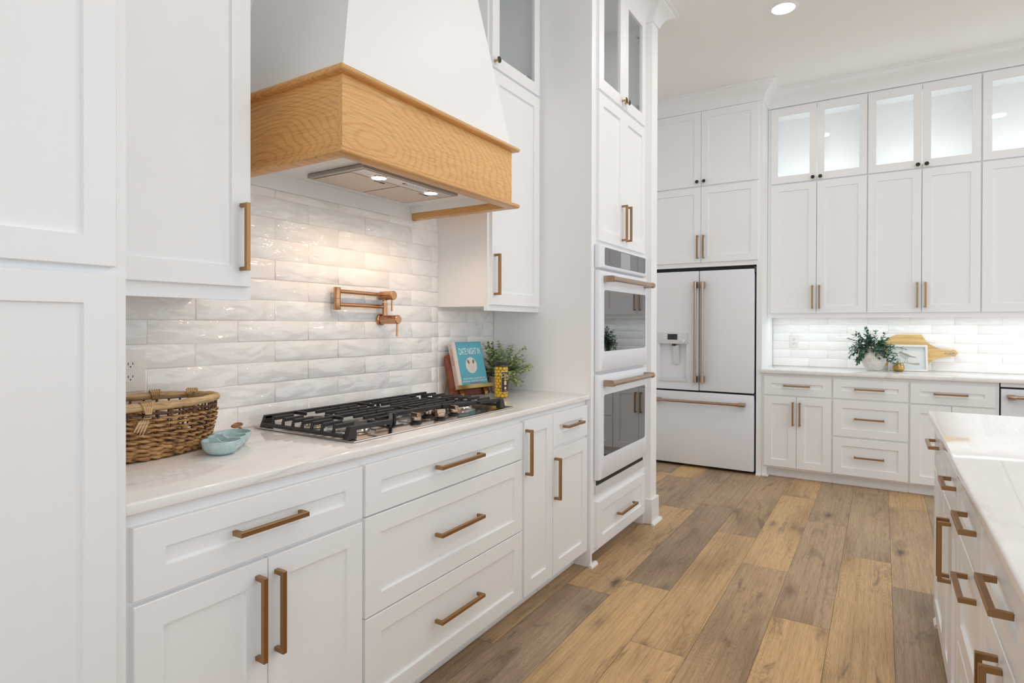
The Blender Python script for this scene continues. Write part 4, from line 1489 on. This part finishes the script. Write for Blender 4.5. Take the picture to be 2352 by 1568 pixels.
NS = 38
mb = MB()
rows = [(0.006, 0.0066), (0.016, 0.0064), (0.026, 0.0060), (0.037, 0.0052), (0.050, 0.0042), (0.0645, 0.0038), (0.0790, 0.0038), (0.0930, 0.0037), (0.1060, 0.0036)]
rb = random.Random(3)
for i, (z, rad) in enumerate(rows):
    for ph in (0, 1):
        pts, rads = [], []
        n = NS * 6
        for k in range(n):
            an = 2 * PI * k / n
            w = math.sin(an * NS / 2 + ph * PI + i * PI)
            lift = math.cos(an * NS / 2 + ph * PI + i * PI)
            pts.append(bpt(an, z + 0.0024 * lift + 0.0016 * math.sin(an * 5 + i) + 0.0011 * math.sin(an * 23 + 2.1 * i + ph), 0.0058 * w))
            rads.append(rad * (0.74 + 0.26 * abs(w)) * rb.uniform(0.80, 1.16))
        mb.tube(pts, rads, 7, closed=True)
mb.build('weave', WEAVE, bk, True, 80)
mb = MB()
for k in range(NS):
    an = 2 * PI * (k + 0.5) / NS
    mb.tube([bpt(an, z) for z in (0.003, 0.03, 0.06, 0.09, 0.115, 0.138)], 0.0030, 6)
    for z in (0.118, 0.128):
        mb.lathe([(0.002, -0.004), (0.0052, 0), (0.002, 0.004)], bpt(an, z), seg=6)
mb.tube([bpt(2 * PI * k / 160, 0.1225, 0.002 * math.sin(k)) for k in range(160)], 0.0026, 6, closed=True)
mb.build('stakes', STAKE, bk, True, 80)
mb = MB()
for q in range(9):
    f = 0.1 + 0.095 * q
    a, b = b_ax(0.0)
    mb.tube([(BCX + a * f * math.cos(2 * PI * k / 72), BCY + b * f * math.sin(2 * PI * k / 72), ZC_ + 0.0075 + 0.001 * math.sin(k * 1.7)) for k in range(72)], 0.0055, 6, closed=True)
mb.build('base', WEAVE, bk, True, 80)
mb = MB()
n = 240
RIMZ = 0.1435
pts = [bpt(2 * PI * k / n, RIMZ + 0.004 * math.sin(2 * PI * k / n) ** 2 * (1 if k < n / 2 else 0)) for k in range(n)]
rads = [0.0112 + 0.0009 * math.sin(k * 0.42) + 0.0007 * ((k % 13) < 2) for k in range(n)]
mb.tube(pts, rads, 12, closed=True)
mb.build('rim', RIMW, bk, True, 80)


def wrap(an, tail):
    mb = MB()
    c = bpt(an, RIMZ + (0.004 if tail is None else 0.0))
    tg = (bpt(an + 0.02, RIMZ) - bpt(an - 0.02, RIMZ)).normalized()
    nn = Vector((tg.y, -tg.x, 0))
    for j in range(5):
        o = tg * (j - 2) * 0.0046
        sk = (j - 2) * 0.0016
        mb.tube([c + o + nn * (0.0128 * math.cos(2 * PI * k / 20)) + Vector((0, 0, 0.0135 * math.sin(2 * PI * k / 20) + (0.002 if tail is None else 0))) + tg * sk * math.sin(2 * PI * k / 20) for k in range(20)], 0.0036, 6, closed=True)
    if tail:
        for j in range(4):
            o = tg * (j - 1.5) * 0.0065
            p0 = c + nn * 0.0135 + o
            mb.tube([p0 + Vector((0, 0, 0.004)), p0 + Vector((0, 0, -0.018)) + nn * 0.002 - o * 0.5, p0 + tg * -0.012 + Vector((0, 0, -0.036)) + nn * 0.005, p0 + tg * -0.026 + Vector((0, 0, -0.060 - 0.004 * j)) + nn * 0.006], [0.0035, 0.003, 0.0042, 0.0018], 6)
        mb.tube([c + nn * (0.0155 + 0.006 * math.cos(2 * PI * k / 14)) + tg * (0.011 * math.sin(2 * PI * k / 14) - 0.004) + Vector((0, 0, -0.028)) for k in range(14)], 0.0016, 5, closed=True)
    mb.build('rim_tie', RIMW, bk, True, 80)


wrap(R(63), None)
wrap(R(31), None)
wrap(R(-98), True)

# ------------------------------------------------------------------ triple bowl
cs = [(0.980, 1.594), (1.0235, 1.636), (1.068, 1.678)]
tb = thing('triple_bowl', (1.0235, 1.636, ZC_), 'speckled pale blue dish of three joined bowls, between basket and cooktop', 'dish')


def bool_apply(base, others, op):
    for o in others:
        m = base.modifiers.new('b', 'BOOLEAN')
        m.operation = op
        m.object = o
        m.solver = 'EXACT'
    dg = bpy.context.evaluated_depsgraph_get()
    me = bpy.data.meshes.new_from_object(base.evaluated_get(dg))
    base.modifiers.clear()
    base.data = me
    for o in others:
        bpy.data.objects.remove(o)
    return base


def cup_shape(inner, cx, cy):
    if inner:
        prof = [(0.001, 0.0055), (0.024, 0.0065), (0.038, 0.0135), (0.0465, 0.026), (0.0498, 0.0405), (0.0500, 0.06)]
    else:
        prof = [(0.020, 0.0006), (0.028, 0.0016), (0.041, 0.0095), (0.0495, 0.0235), (0.0530, 0.0395), (0.0522, 0.0412)]
    return MB().lathe(prof, (cx, cy, ZC_), seg=48)


outs = [cup_shape(False, *p).build('bowl', GLAZE) for p in cs]
adir = Vector((cs[2][0] - cs[0][0], cs[2][1] - cs[0][1], 0)).normalized()
inns = []
for i, p in enumerate(cs):
    q = cup_shape(True, *p)
    for sgn in (1, -1):                       # thin walls stay between the three bowls
        if (i == 0 and sgn < 0) or (i == 2 and sgn > 0):
            continue
        pc = Vector((p[0], p[1], ZC_)) + adir * (0.0272 * sgn)
        bmesh.ops.bisect_plane(q.bm, geom=q.bm.verts[:] + q.bm.edges[:] + q.bm.faces[:], plane_co=pc, plane_no=adir * sgn, clear_outer=True)
        bmesh.ops.holes_fill(q.bm, edges=[e_ for e_ in q.bm.edges if e_.is_boundary])
    inns.append(q.build('bowl_inner', GLAZE))
c0 = Vector((cs[0][0], cs[0][1], ZC_ + 0.050)) + adir * 0.012
c1 = Vector((cs[2][0], cs[2][1], ZC_ + 0.050)) - adir * 0.012
notch = MB().cyl(c0, c1, 0.0215, 32).build('bowl_notch', GLAZE)
base = bool_apply(outs[0], outs[1:], 'UNION')
base = bool_apply(base, inns, 'DIFFERENCE')
base = bool_apply(base, [notch], 'DIFFERENCE')
base.data.materials.clear()
base.data.materials.append(GLAZE)
base.data.transform(Matrix.Translation((-1.0235, -1.636, -ZC_)))
base.parent = tb
base.name = 'bowl_body'
for p in base.data.polygons:
    p.use_smooth = True
base.data.set_sharp_from_angle(angle=R(40))
sp = thing('wooden_spoon', (1.19, 1.81, ZC_), 'small brown wooden spoon leaning on the back of the rearmost blue bowl', 'spoon')
MB().tube([(1.205, 1.822, ZC_ + 0.0045), (1.16, 1.774, ZC_ + 0.026), (1.118, 1.729, ZC_ + 0.0475)], [0.0042, 0.0036, 0.004], 8).build('handle', TWIG, sp, True)
mb = MB().lathe([(0.001, -0.0035), (0.011, -0.003), (0.0155, 0.0), (0.0125, 0.0028), (0.006, 0.0012), (0.001, 0.0005)], (1.109, 1.7195, ZC_ + 0.0515), (-0.25, -0.35, 1), 20, sx=1.25, sy=0.9)
mb.build('spoon_head', TWIG, sp, True)

# ------------------------------------------------------------------ book stand, cookbook
Lp, Rp = Vector((2.388, 1.811, 0.9635)), Vector((2.597, 1.776, 0.9635))
bu = (Rp - Lp).normalized()
bn = Vector((bu.y, -bu.x, 0))          # towards the room
tilt = R(15)
bv = (-bn * math.sin(tilt) + Vector((0, 0, 1)) * math.cos(tilt)).normalized()
bw = bu.cross(bv).normalized()         # out of the cover
if bw.dot(bn) < 0:
    bw = -bw


def bp(a, b, c=0.0):
    return Lp + bu * a + bv * b + bw * c


BWD, BHT, BTH = 0.209, 0.243, 0.030
st = thing('cookbook_stand', (2.49, 1.85, ZC_), 'red brown wooden book stand with a brass ledge, behind the gas cooktop', 'book stand')
mb = MB()
pts = [(-0.035, -0.0335), (-0.035, 0.162), (-0.030, 0.178), (-0.014, 0.186), (0.012, 0.190), (0.060, 0.192), (0.075, 0.208), (0.135, 0.208), (0.150, 0.192), (0.197, 0.190), (0.222, 0.186), (0.240, 0.178), (0.245, 0.162), (0.245, -0.0335)]
mb.prism([bp(a, b, -BTH - 0.002) for a, b in pts], bw * -0.013, 0.0015)
mb.build('backboard', LEATHER, st)
mb = MB()
mb.prism([bp(-0.022, -0.0045, -BTH - 0.0015), bp(-0.022, -0.0045, 0.010), bp(-0.022, 0.016, 0.010), bp(-0.022, 0.016, 0.0075), bp(-0.022, -0.0015, 0.0075), bp(-0.022, -0.0015, -BTH - 0.0015)], bu * 0.262, 0.0006)
mb.build('ledge', LEDGE, st)
mb = MB()
for a in (0.012, 0.185):
    q0, q1, q2 = bp(a, -0.006, -BTH - 0.0012), bp(a, -0.006, -0.018), bp(a, -0.026, -0.010)
    g0, g1 = Vector((q0.x, q0.y, ZC_ + 0.0008)), Vector((q2.x, q2.y, ZC_ + 0.0008))
    mb.prism([g0, g1, Vector((g1.x, g1.y, ZC_ + 0.016)), q1, q0], bu * 0.022, 0.001)
mb.build('foot', LEDGE, st)
for a in (-0.02, 0.225):
    q = bp(a, 0.09, -BTH - 0.0165)
    MB().tube([q, Vector((q.x - bn.x * 0.005, min(q.y + 0.025, YL - 0.021), ZC_ + 0.004))], 0.0028, 8).build('prop_leg', LEDGE, st, True)
for a in (0.196, 0.205):
    MB().lathe([(0.003, 0), (0.003, 0.002), (0.001, 0.003)], bp(a, -0.020, -BTH - 0.0015), bw, 10).build('screw', CHROME, st, True)

bo = thing('cookbook', bp(0.1, 0, 0), 'turquoise cookbook with an oval cover picture, propped on the book stand', 'book')
e = 0.0022
mb = MB()
mb.prism([bp(0.0, 0, 0), bp(BWD, 0, 0), bp(BWD, BHT, 0), bp(0, BHT, 0)], bw * -e, 0.0006)
mb.build('front_cover', COVER, bo)
MB().prism([bp(0.0, 0, -BTH + e), bp(BWD, 0, -BTH + e), bp(BWD, BHT, -BTH + e), bp(0, BHT, -BTH + e)], bw * -e, 0.0006).build('back_cover', COVER, bo)
MB().prism([bp(0.0035, 0.003, -e - 0.0001), bp(BWD - 0.004, 0.003, -e - 0.0001), bp(BWD - 0.004, BHT - 0.003, -e - 0.0001), bp(0.0035, BHT - 0.003, -e - 0.0001)], bw * -(BTH - 2 * e - 0.0002)).build('pages', PAPER, bo)
mb = MB()
mb.prism([bp(-0.0022, 0, 0.0002), bp(0.020, 0, 0.0004), bp(0.020, 0, 0.0001), bp(0.0, 0, -0.0003), bp(0.0, 0, -BTH), bp(-0.0022, 0, -BTH)], bv * BHT)
spn = mb.build('spine', SPINE, bo)


def cov(x, y, c=0.0006):
    return bp(0.020 + x, y, c)


CW = BWD - 0.020
letters('title', 'DATE NIGHT IN', 0.049, lambda x, y: cov(CW * 0.50 + x * 0.44, 0.190 + y * 1.0), WHITEINK, bo)
letters('subtitle', 'MORE THAN 120 RECIPES TO', 0.0122, lambda x, y: cov(CW * 0.505 + x, 0.0465 + y), WHITEINK, bo)
letters('subtitle', 'NOURISH YOUR RELATIONSHIP', 0.0122, lambda x, y: cov(CW * 0.50 + x, 0.033 + y), WHITEINK, bo)
letters('author_line', 'ASHLEY RODRIGUEZ', 0.0085, lambda x, y: cov(CW * 0.505 + x, 0.0225 + y), REDINK, bo)
letters('credit_line', 'CREATOR OF NOTWITHOUTSALT.COM', 0.0058, lambda x, y: cov(CW * 0.505 + x, 0.0155 + y), WHITEINK, bo)


def heart(place, s):
    pts = []
    for k in range(24):
        t = 2 * PI * k / 24
        pts.append(place(s * 0.0625 * 16 * math.sin(t) ** 3, s * 0.0625 * (13 * math.cos(t) - 5 * math.cos(2 * t) - 2 * math.cos(3 * t) - math.cos(4 * t))))
    return pts


mb = MB()
mb.face(heart(lambda x, y: cov(CW * 0.50 + x, 0.2235 + y), 0.0042))
mb.build('heart', REDINK, bo)
mb = MB()
ovc = (CW * 0.475, 0.117)
mb.face([cov(ovc[0] + 0.040 * math.cos(2 * PI * k / 48), ovc[1] + 0.043 * math.sin(2 * PI * k / 48), 0.0005) for k in range(48)])
mb.build('cover_picture', mat('marble_photo', (0.62, 0.60, 0.60), 0.5), bo)
mb = MB()
mb2 = MB()
mb3 = MB()
for s in (-1, 1):
    cx, cy = ovc[0] + s * 0.0165, ovc[1] + 0.0185
    an = R(90 - s * 18)
    d = Vector((math.cos(an), math.sin(an)))
    nrm = Vector((-d.y, d.x))
    mb.face([cov(cx + d.x * 0.014 * math.cos(2 * PI * k / 24) + nrm.x * 0.0092 * math.sin(2 * PI * k / 24), cy + d.y * 0.014 * math.cos(2 * PI * k / 24) + nrm.y * 0.0092 * math.sin(2 * PI * k / 24), 0.0007) for k in range(24)])
    mb2.face([cov(cx + s * 0.0015 + d.x * 0.012 * math.cos(2 * PI * k / 24) + nrm.x * 0.0062 * math.sin(2 * PI * k / 24), cy + d.y * 0.012 * math.cos(2 * PI * k / 24) + nrm.y * 0.0062 * math.sin(2 * PI * k / 24), 0.0009) for k in range(24)])
    p0 = Vector((cx, cy)) - d * 0.013
    p1 = Vector((ovc[0] - s * 0.005, ovc[1] - 0.0415))
    dd = (p1 - p0).normalized()
    n2 = Vector((-dd.y, dd.x)) * 0.0013
    mb.face([cov(p0.x + n2.x, p0.y + n2.y, 0.0007 + 0.0001 * s), cov(p0.x - n2.x, p0.y - n2.y, 0.0007 + 0.0001 * s), cov(p1.x - n2.x, p1.y - n2.y, 0.0007 + 0.0001 * s), cov(p1.x + n2.x, p1.y + n2.y, 0.0007 + 0.0001 * s)])
mb.build('pictured_spoons', GOLD, bo)
mb2.build('pictured_spoon_bowls', BIRDD, bo)
spc = lambda x, y, c=0.0006: bp(-0.0022 - c, BHT * 0.5 + x, -BTH * 0.5 - y)
letters('spine_title', 'DATE NIGHT IN', 0.020, lambda x, y: spc(0.045 - x * 0.62, -y), REDINK, bo)
letters('spine_author', 'RODRIGUEZ', 0.0085, lambda x, y: spc(-0.055 - x * 0.8, -y), BIRDL, bo)
mb = MB()
mb.face(heart(lambda x, y: spc(0.106 + y, -x), 0.0035))
mb.build('spine_heart', COVER, bo)

# ------------------------------------------------------------------ jar of olives
JX, JY, JR, JH = 2.505, 1.637, 0.0358, 0.184
jr = thing('olive_jar', (JX, JY, ZC_), 'tall glass jar of yellow green olives with a black lid, on the worktop', 'jar')
MB().lathe([(0.030, 0.0006), (JR - 0.001, 0.004), (JR, 0.010), (JR, 0.146), (JR - 0.002, 0.154), (JR - 0.006, 0.161), (JR - 0.0065, 0.166), (JR - 0.0065, 0.178)], (JX, JY, ZC_), seg=40).build('glass', JARGLASS, jr, True)
MB().lathe([(JR - 0.0035, 0.166), (JR - 0.003, 0.167), (JR - 0.003, 0.1815), (JR - 0.005, 0.184), (0.003, 0.184)], (JX, JY, ZC_), seg=40).build('lid', mat('black_lid', (0.02, 0.022, 0.02), 0.35), jr, True)
# the label is on the side turned half away from the cooktop
cam_dir = math.atan2(-JY, -JX)
la0, la1 = cam_dir + R(2), cam_dir + R(100)


def jp(an, z, dr=0.0004):
    return Vector((JX + (JR + dr) * math.cos(an), JY + (JR + dr) * math.sin(an), ZC_ + z))


def curved(a0, a1, z0, z1, dr, name, m, parent):
    mb = MB()
    n = 20
    lo = [mb.bm.verts.new(jp(a0 + (a1 - a0) * k / n, z0, dr)) for k in range(n + 1)]
    hi = [mb.bm.verts.new(jp(a0 + (a1 - a0) * k / n, z1, dr)) for k in range(n + 1)]
    for k in range(n):
        mb.bm.faces.new((lo[k], lo[k + 1], hi[k + 1], hi[k]))
    return mb.build(name, m, parent, True)


curved(la0 - R(1.5), la1 + R(1.5), 0.030, 0.1335, 0.0004, 'label_border', GOLD, jr)
curved(la0, la1, 0.032, 0.1315, 0.0008, 'label', LABELB, jr)
am = (la0 + la1) / 2


def lab(x, y):
    return jp(am + x / JR, y, 0.0012)


letters('label_text', 'Olives', 0.030, lambda x, y: lab(-0.0045 + x * 0.80, 0.114 + y), GOLD, jr, shear=0.35)
letters('label_text', 'Spanish', 0.020, lambda x, y: lab(0.0035 + x * 0.80, 0.098 + y), GOLD, jr, shear=0.35)
mb = MB()
for zc_, s in ((0.082, 1), (0.072, 1)):
    mb.face([lab(-0.011 + 0.0075 * math.cos(2 * PI * k / 20), zc_ + 0.0052 * math.sin(2 * PI * k / 20)) for k in range(20)])
mb.face([lab(-0.011 + 0.006 * math.cos(2 * PI * k / 20), 0.0515 + 0.0068 * math.sin(2 * PI * k / 20)) for k in range(20)])
mb.build('label_picture', GOLD, jr)
letters('label_text', 'olives', 0.0085, lambda x, y: lab(-0.008 + x, 0.039 + y), GOLD, jr)
ol_me = None
ro = random.Random(11)
k_ = 0
for layer in range(10):
    zc_ = ZC_ + 0.0115 + layer * 0.0152
    ring_ = [(0.0246, 2 * PI * (k + 0.5 * (layer % 2)) / 8) for k in range(8)] + [(0.0085, 2 * PI * (k + 0.3 * layer) / 2) for k in range(2)]
    for rr_, an in ring_:
        if ol_me is None:
            bm = bmesh.new()
            bmesh.ops.create_uvsphere(bm, u_segments=14, v_segments=10, radius=0.0092)
            ol_me = bpy.data.meshes.new('olive')
            bm.to_mesh(ol_me)
            bm.free()
            ol_me.materials.append(OLIVE)
            for p in ol_me.polygons:
                p.use_smooth = True
        o = bpy.data.objects.new('olive', ol_me)
        o.location = (JX + rr_ * math.cos(an), JY + rr_ * math.sin(an), zc_ + ro.uniform(-0.001, 0.001))
        o.scale = (1, 1, ro.uniform(0.92, 1.06))
        o.rotation_euler = (ro.uniform(-0.6, 0.6), ro.uniform(-0.6, 0.6), 0)
        COL.objects.link(o)
        tag(o, 'yellow green olive packed inside the black lidded glass jar', 'olive', 'olives in the jar')


# ------------------------------------------------------------------ plants
def leaf(mb, p, d, n, length, width, fold=0.12):
    """a pointed oval leaf from p along d, n roughly its normal"""
    d = d.normalized()
    s = d.cross(n)
    if s.length < 1e-4:
        s = d.cross(Vector((1, 0.3, 0.2)))
    s.normalize()
    n = s.cross(d).normalized()
    v = lambda a, b, c: mb.bm.verts.new(p + d * (a * length) + s * (b * width) + n * (c * length))
    c0, c1, c2, c3 = v(0, 0, 0), v(0.35, 0, -fold * 0.5), v(0.7, 0, -fold * 0.6), v(1.0, 0, -fold)
    l1, l2 = v(0.3, 0.5, 0.02), v(0.68, 0.42, -0.02)
    r1, r2 = v(0.3, -0.5, 0.02), v(0.68, -0.42, -0.02)
    for f in ((c0, c1, l1), (c1, c2, l2, l1), (c2, c3, l2), (c0, r1, c1), (c1, r1, r2, c2), (c2, r2, c3)):
        mb.bm.faces.new(f)


def leafy(stem_mb, leaf_mb, rnd, start, d, length, droop, pairs, lsize, wratio, srad, opposite=True, limit=None):
    p = Vector(start)
    d = Vector(d).normalized()
    pts = [p.copy()]
    steps = pairs
    for i in range(steps):
        d = (d + Vector((0, 0, -droop / steps)) + Vector((rnd.uniform(-1, 1), rnd.uniform(-1, 1), rnd.uniform(-1, 1))) * 0.06).normalized()
        p = p + d * (length / steps)
        if limit and not limit(p):
            break
        pts.append(p.copy())
        if i < steps * 0.22:
            continue
        side = d.cross(Vector((0, 0, 1)))
        if side.length < 0.1:
            side = d.cross(Vector((0, 1, 0)))
        side.normalize()
        rot = Matrix.Rotation(rnd.uniform(-0.7, 0.7) + (i % 2) * 0.8, 3, d)
        side = rot @ side
        ls = lsize * (1.0 - 0.45 * i / steps) * rnd.uniform(0.8, 1.15)
        for sgn in ((1, -1) if opposite else ((1,) if i % 2 else (-1,))):
            ld = (side * sgn + d * 0.75 + Vector((0, 0, rnd.uniform(-0.2, 0.2)))).normalized()
            if limit and not limit(p + ld * ls * 1.1):
                continue
            leaf(leaf_mb, p, ld, Vector((rnd.uniform(-0.4, 0.4), rnd.uniform(-0.4, 0.4), 1)), ls, ls * wratio)
    if len(pts) > 1:
        leaf(leaf_mb, pts[-1], d, Vector((0, 0.3, 1)), lsize * 0.55, lsize * 0.55 * wratio)
        stem_mb.tube(pts, srad, 5)


PX, PY = 2.725, 1.79
ep_ = thing('potted_eucalyptus', (PX, PY, ZC_), 'small pale green eucalyptus plant in a grey stone pot behind the olive jar', 'plant')
MB().lathe([(0.046, 0.0006), (0.050, 0.004), (0.060, 0.05), (0.062, 0.083), (0.060, 0.086), (0.055, 0.085), (0.053, 0.070), (0.001, 0.068)], (PX, PY, ZC_), seg=32).build('pot', STONEPOT, ep_, True)
sm_, lm_ = MB(), MB()
rn = random.Random(4)
lim = lambda p: p.x < 2.855 and p.y < 1.925 and p.z > ZC_ + 0.012 and not (p.x < 2.66 and p.y > 1.765 and p.z < 1.235 and p.x > 2.3)
for k in range(105):
    az = rn.uniform(0, 2 * PI)
    el = rn.choice([rn.uniform(0.75, 1.5), rn.uniform(0.1, 1.0), rn.uniform(-0.25, 0.6)])
    d = Vector((math.cos(az) * math.cos(el), math.sin(az) * math.cos(el), math.sin(el) + 0.1))
    L = rn.uniform(0.10, 0.155) * (1.35 if el > 1.0 else 1.12)
    st0 = (PX + rn.uniform(-0.03, 0.03), PY + rn.uniform(-0.03, 0.03), ZC_ + 0.085)
    leafy(sm_, lm_, rn, st0, d, L, rn.uniform(0.0, 0.6), 12, 0.0265, 0.92, 0.0009, True, lim)
sm_.build('stems', STEMG, ep_)
lm_.build('leaves', EUCA, ep_)

VX, VY = 5.772, 0.056
vs_ = thing('leafy_vase', (VX, VY, 0.914), 'round chalky white vase with dark green leafy branches on the far worktop', 'plant')
MB().lathe([(0.050, 0.0006), (0.055, 0.004), (0.078, 0.046), (0.093, 0.078), (0.0985, 0.104), (0.0965, 0.122), (0.086, 0.146), (0.070, 0.164), (0.060, 0.168), (0.056, 0.172), (0.057, 0.180), (0.052, 0.181), (0.049, 0.160), (0.001, 0.12)], (VX, VY, 0.914), seg=48, sx=0.66, sy=1.0).build('vase', VASE, vs_, True, 60)
sm_, lm_ = MB(), MB()
rn = random.Random(9)
lim2 = lambda p: p.x < 5.985 and p.z > 0.93 and not (p.y < -0.045 and p.x > 5.80 and p.z < 1.14) and not (p.x > 5.90 and p.y < 0.02)
dirs = [((-0.2, 0.9, 0.55), 0.235, 0.9), ((-0.3, 0.95, 0.25), 0.21, 1.3), ((-0.5, 0.7, 0.5), 0.20, 1.4), ((-0.2, 0.45, 1.0), 0.20, 0.4), ((0.1, 0.15, 1.0), 0.185, 0.2), ((-0.3, 0.3, 1.0), 0.20, 0.9),
        ((-0.2, -0.35, 1.0), 0.17, 0.3), ((-0.3, -0.8, 0.6), 0.195, 0.7), ((-0.5, -0.8, 0.3), 0.20, 1.1), ((-0.55, -0.75, 0.25), 0.235, 1.2), ((-0.6, -0.2, 0.65), 0.165, 2.0),
        ((-0.45, 0.75, 0.4), 0.19, 1.8), ((-0.4, 0.1, 0.9), 0.15, 0.7), ((0.3, 0.5, 0.7), 0.16, 0.8), ((0.2, -0.3, 0.8), 0.15, 0.6), ((-0.5, -0.55, 0.7), 0.16, 1.0), ((-0.2, 0.8, 0.9), 0.20, 1.0), ((-0.4, -0.2, 0.9), 0.15, 0.9),
        ((-0.7, 0.75, 0.15), 0.17, 1.6), ((0.0, 0.7, 0.5), 0.15, 0.8), ((-0.3, -0.6, 0.5), 0.14, 0.9)]
for d, L, dp in dirs:
    for j in range(2):
        d2 = Vector(d) + Vector((rn.uniform(-0.18, 0.18), rn.uniform(-0.18, 0.18), rn.uniform(-0.12, 0.12)))
        leafy(sm_, lm_, rn, (VX + rn.uniform(-0.02, 0.02), VY + rn.uniform(-0.035, 0.035), 0.914 + 0.165), d2, L * rn.uniform(0.8, 1.02), dp, 9, 0.050, 0.48, 0.0015, True, lim2)
sm_.build('stems', STEM, vs_)
lm_.build('leaves', GREEN, vs_)

# ------------------------------------------------------------------ framed bird print, brass cup, cutting board
F0, F1 = Vector((5.832, -0.052, 0.9146)), Vector((5.878, -0.324, 0.9146))
fu = (F1 - F0).normalized()
fn = Vector((fu.y, -fu.x, 0))
if fn.x > 0:
    fn = -fn
ft = R(7)
fv = (-fn * math.sin(ft) + Vector((0, 0, 1)) * math.cos(ft)).normalized()
fw = fn * math.cos(ft) + Vector((0, 0, 1)) * math.sin(ft)
FWD, FHT = (F1 - F0).length, 0.217


def fp(a, b, c=0.0):
    return F0 + fu * a + fv * b + fw * c


pr = thing('framed_print', fp(FWD / 2, 0), 'white framed print of a brown shore bird, leaning against the cutting board', 'picture')
mb = MB()
bd, dp = 0.0165, 0.022
for (a0, a1, b0q, b1q) in ((0, FWD, 0, bd), (0, FWD, FHT - bd, FHT), (0, bd, bd, FHT - bd), (FWD - bd, FWD, bd, FHT - bd)):
    mb.prism([fp(a0, b0q, 0), fp(a1, b0q, 0), fp(a1, b1q, 0), fp(a0, b1q, 0)], fw * -dp, 0.0008)
mb.build('frame', FRAMEW, pr)
MB().prism([fp(bd, bd, -0.016), fp(FWD - bd, bd, -0.016), fp(FWD - bd, FHT - bd, -0.016), fp(bd, FHT - bd, -0.016)], fw * -0.004).build('mount', MATB, pr)
sx_ = lambda x: (x - 740) / 810 * FWD
sy_ = lambda y: (1022 - y) / 552 * FHT
fpx = lambda x, y, c: fp(sx_(x), sy_(y), c)


def flat(name, polys, c, m):
    mb = MB()
    for pl in polys:
        mb.face([fpx(x, y, c) for x, y in pl])
    return mb.build(name, m, pr)


flat('print_sheet', [[(862, 590), (1388, 590), (1388, 892), (862, 892)]], -0.0157, PAPER)
flat('pale_drawing', [[(975, 655), (1010, 640), (1080, 665), (1150, 700), (1180, 735), (1130, 765), (1075, 765), (1020, 735), (985, 700)], [(870, 770), (1000, 795), (1000, 803), (870, 786)]], -0.0154, BIRDL)
flat('brown_drawing', [[(965, 640), (975, 615), (1005, 603), (1040, 612), (1060, 635), (1130, 650), (1185, 685), (1250, 708), (1330, 728), (1325, 738), (1240, 732), (1170, 722), (1110, 705), (1060, 680), (1030, 655), (985, 655)]], -0.0152, BIRD)
flat('branch_drawing', [[(980, 832), (1060, 838), (1150, 842), (1270, 852), (1385, 842), (1383, 893), (1280, 888), (1190, 868), (1090, 852), (980, 840)]], -0.0152, BRANCH)
flat('dark_drawing', [[(968, 636), (968, 646), (906, 664), (904, 660)], [(1100, 762), (1106, 762), (1100, 800), (1075, 838), (1068, 836), (1094, 798)], [(1138, 762), (1144, 762), (1148, 800), (1142, 845), (1134, 843), (1141, 800)]], -0.0150, BIRDD)
MB().prism([fp(bd - 0.002, bd - 0.002, -0.004), fp(FWD - bd + 0.002, bd - 0.002, -0.004), fp(FWD - bd + 0.002, FHT - bd + 0.002, -0.004), fp(bd - 0.002, FHT - bd + 0.002, -0.004)], fw * -0.0015).build('glass_pane', GLASS, pr)

cu_ = MB().lathe([(0.028, 0.0006), (0.033, 0.003), (0.040, 0.014), (0.0425, 0.026), (0.0405, 0.042), (0.036, 0.056), (0.0345, 0.068), (0.0325, 0.068), (0.034, 0.05), (0.038, 0.028), (0.001, 0.008)], (5.775, -0.1185, 0.914), seg=40).build('brass_cup', CUP, None, True, 50)
tag(cu_, 'small hammered brass cup in front of the bird print', 'cup')

cb = thing('cutting_board', (5.95, -0.25, 0.915), 'bamboo paddle cutting board on its side, leaning on the far tiles', 'cutting board')
out = [(-0.11, 1.214), (-0.284, 1.214), (-0.297, 1.182), (-0.318, 1.152), (-0.348, 1.126), (-0.385, 1.106), (-0.42, 1.097), (-0.455, 1.0935), (-0.505, 1.094), (-0.527, 1.067), (-0.505, 1.040), (-0.455, 1.038), (-0.42, 1.034), (-0.385, 1.022), (-0.350, 1.000), (-0.322, 0.970), (-0.302, 0.935), (-0.290, 0.9155), (-0.09, 0.9155), (-0.05, 0.930), (-0.02, 0.965), (-0.006, 1.01), (-0.002, 1.06), (-0.008, 1.11), (-0.026, 1.155), (-0.06, 1.192)]
lean = lambda z: 5.930 + (z - 0.9155) * 0.165
mb = MB()
mb.prism([(lean(z), y, z) for y, z in out], (0.0145, 0, -0.0), 0.0015)
mb.build('board', BOARD, cb)
mb = MB()
zx = lean(1.067) - 0.004
for q, (y, r_) in enumerate(((-0.452, 0.0032), (-0.462, 0.0048), (-0.472, 0.0046), (-0.481, 0.0040))):
    mb.lathe([(0.001, -0.004), (r_, -0.002), (r_, 0.002), (0.001, 0.004)], (zx, y, 1.066), (0, 1, 0), 10)
mb.lathe([(0.001, -0.003), (0.0062, 0), (0.001, 0.003)], (zx, -0.443, 1.066), (0, 1, 0), 10)
for s in (-1, 1):
    mb.tube([(zx, -0.476, 1.066 + s * 0.004), (zx, -0.489, 1.066 + s * 0.0105), (zx, -0.499, 1.066 + s * 0.0095), (zx, -0.507, 1.066 + s * 0.005)], [0.0015, 0.0022, 0.0038, 0.001], 8)
    mb.tube([(zx, -0.478, 1.066 + s * 0.003), (zx, -0.496, 1.066 + s * 0.003)], 0.0007, 6)
mb.build('metal_ornament', CHROME, cb, True)
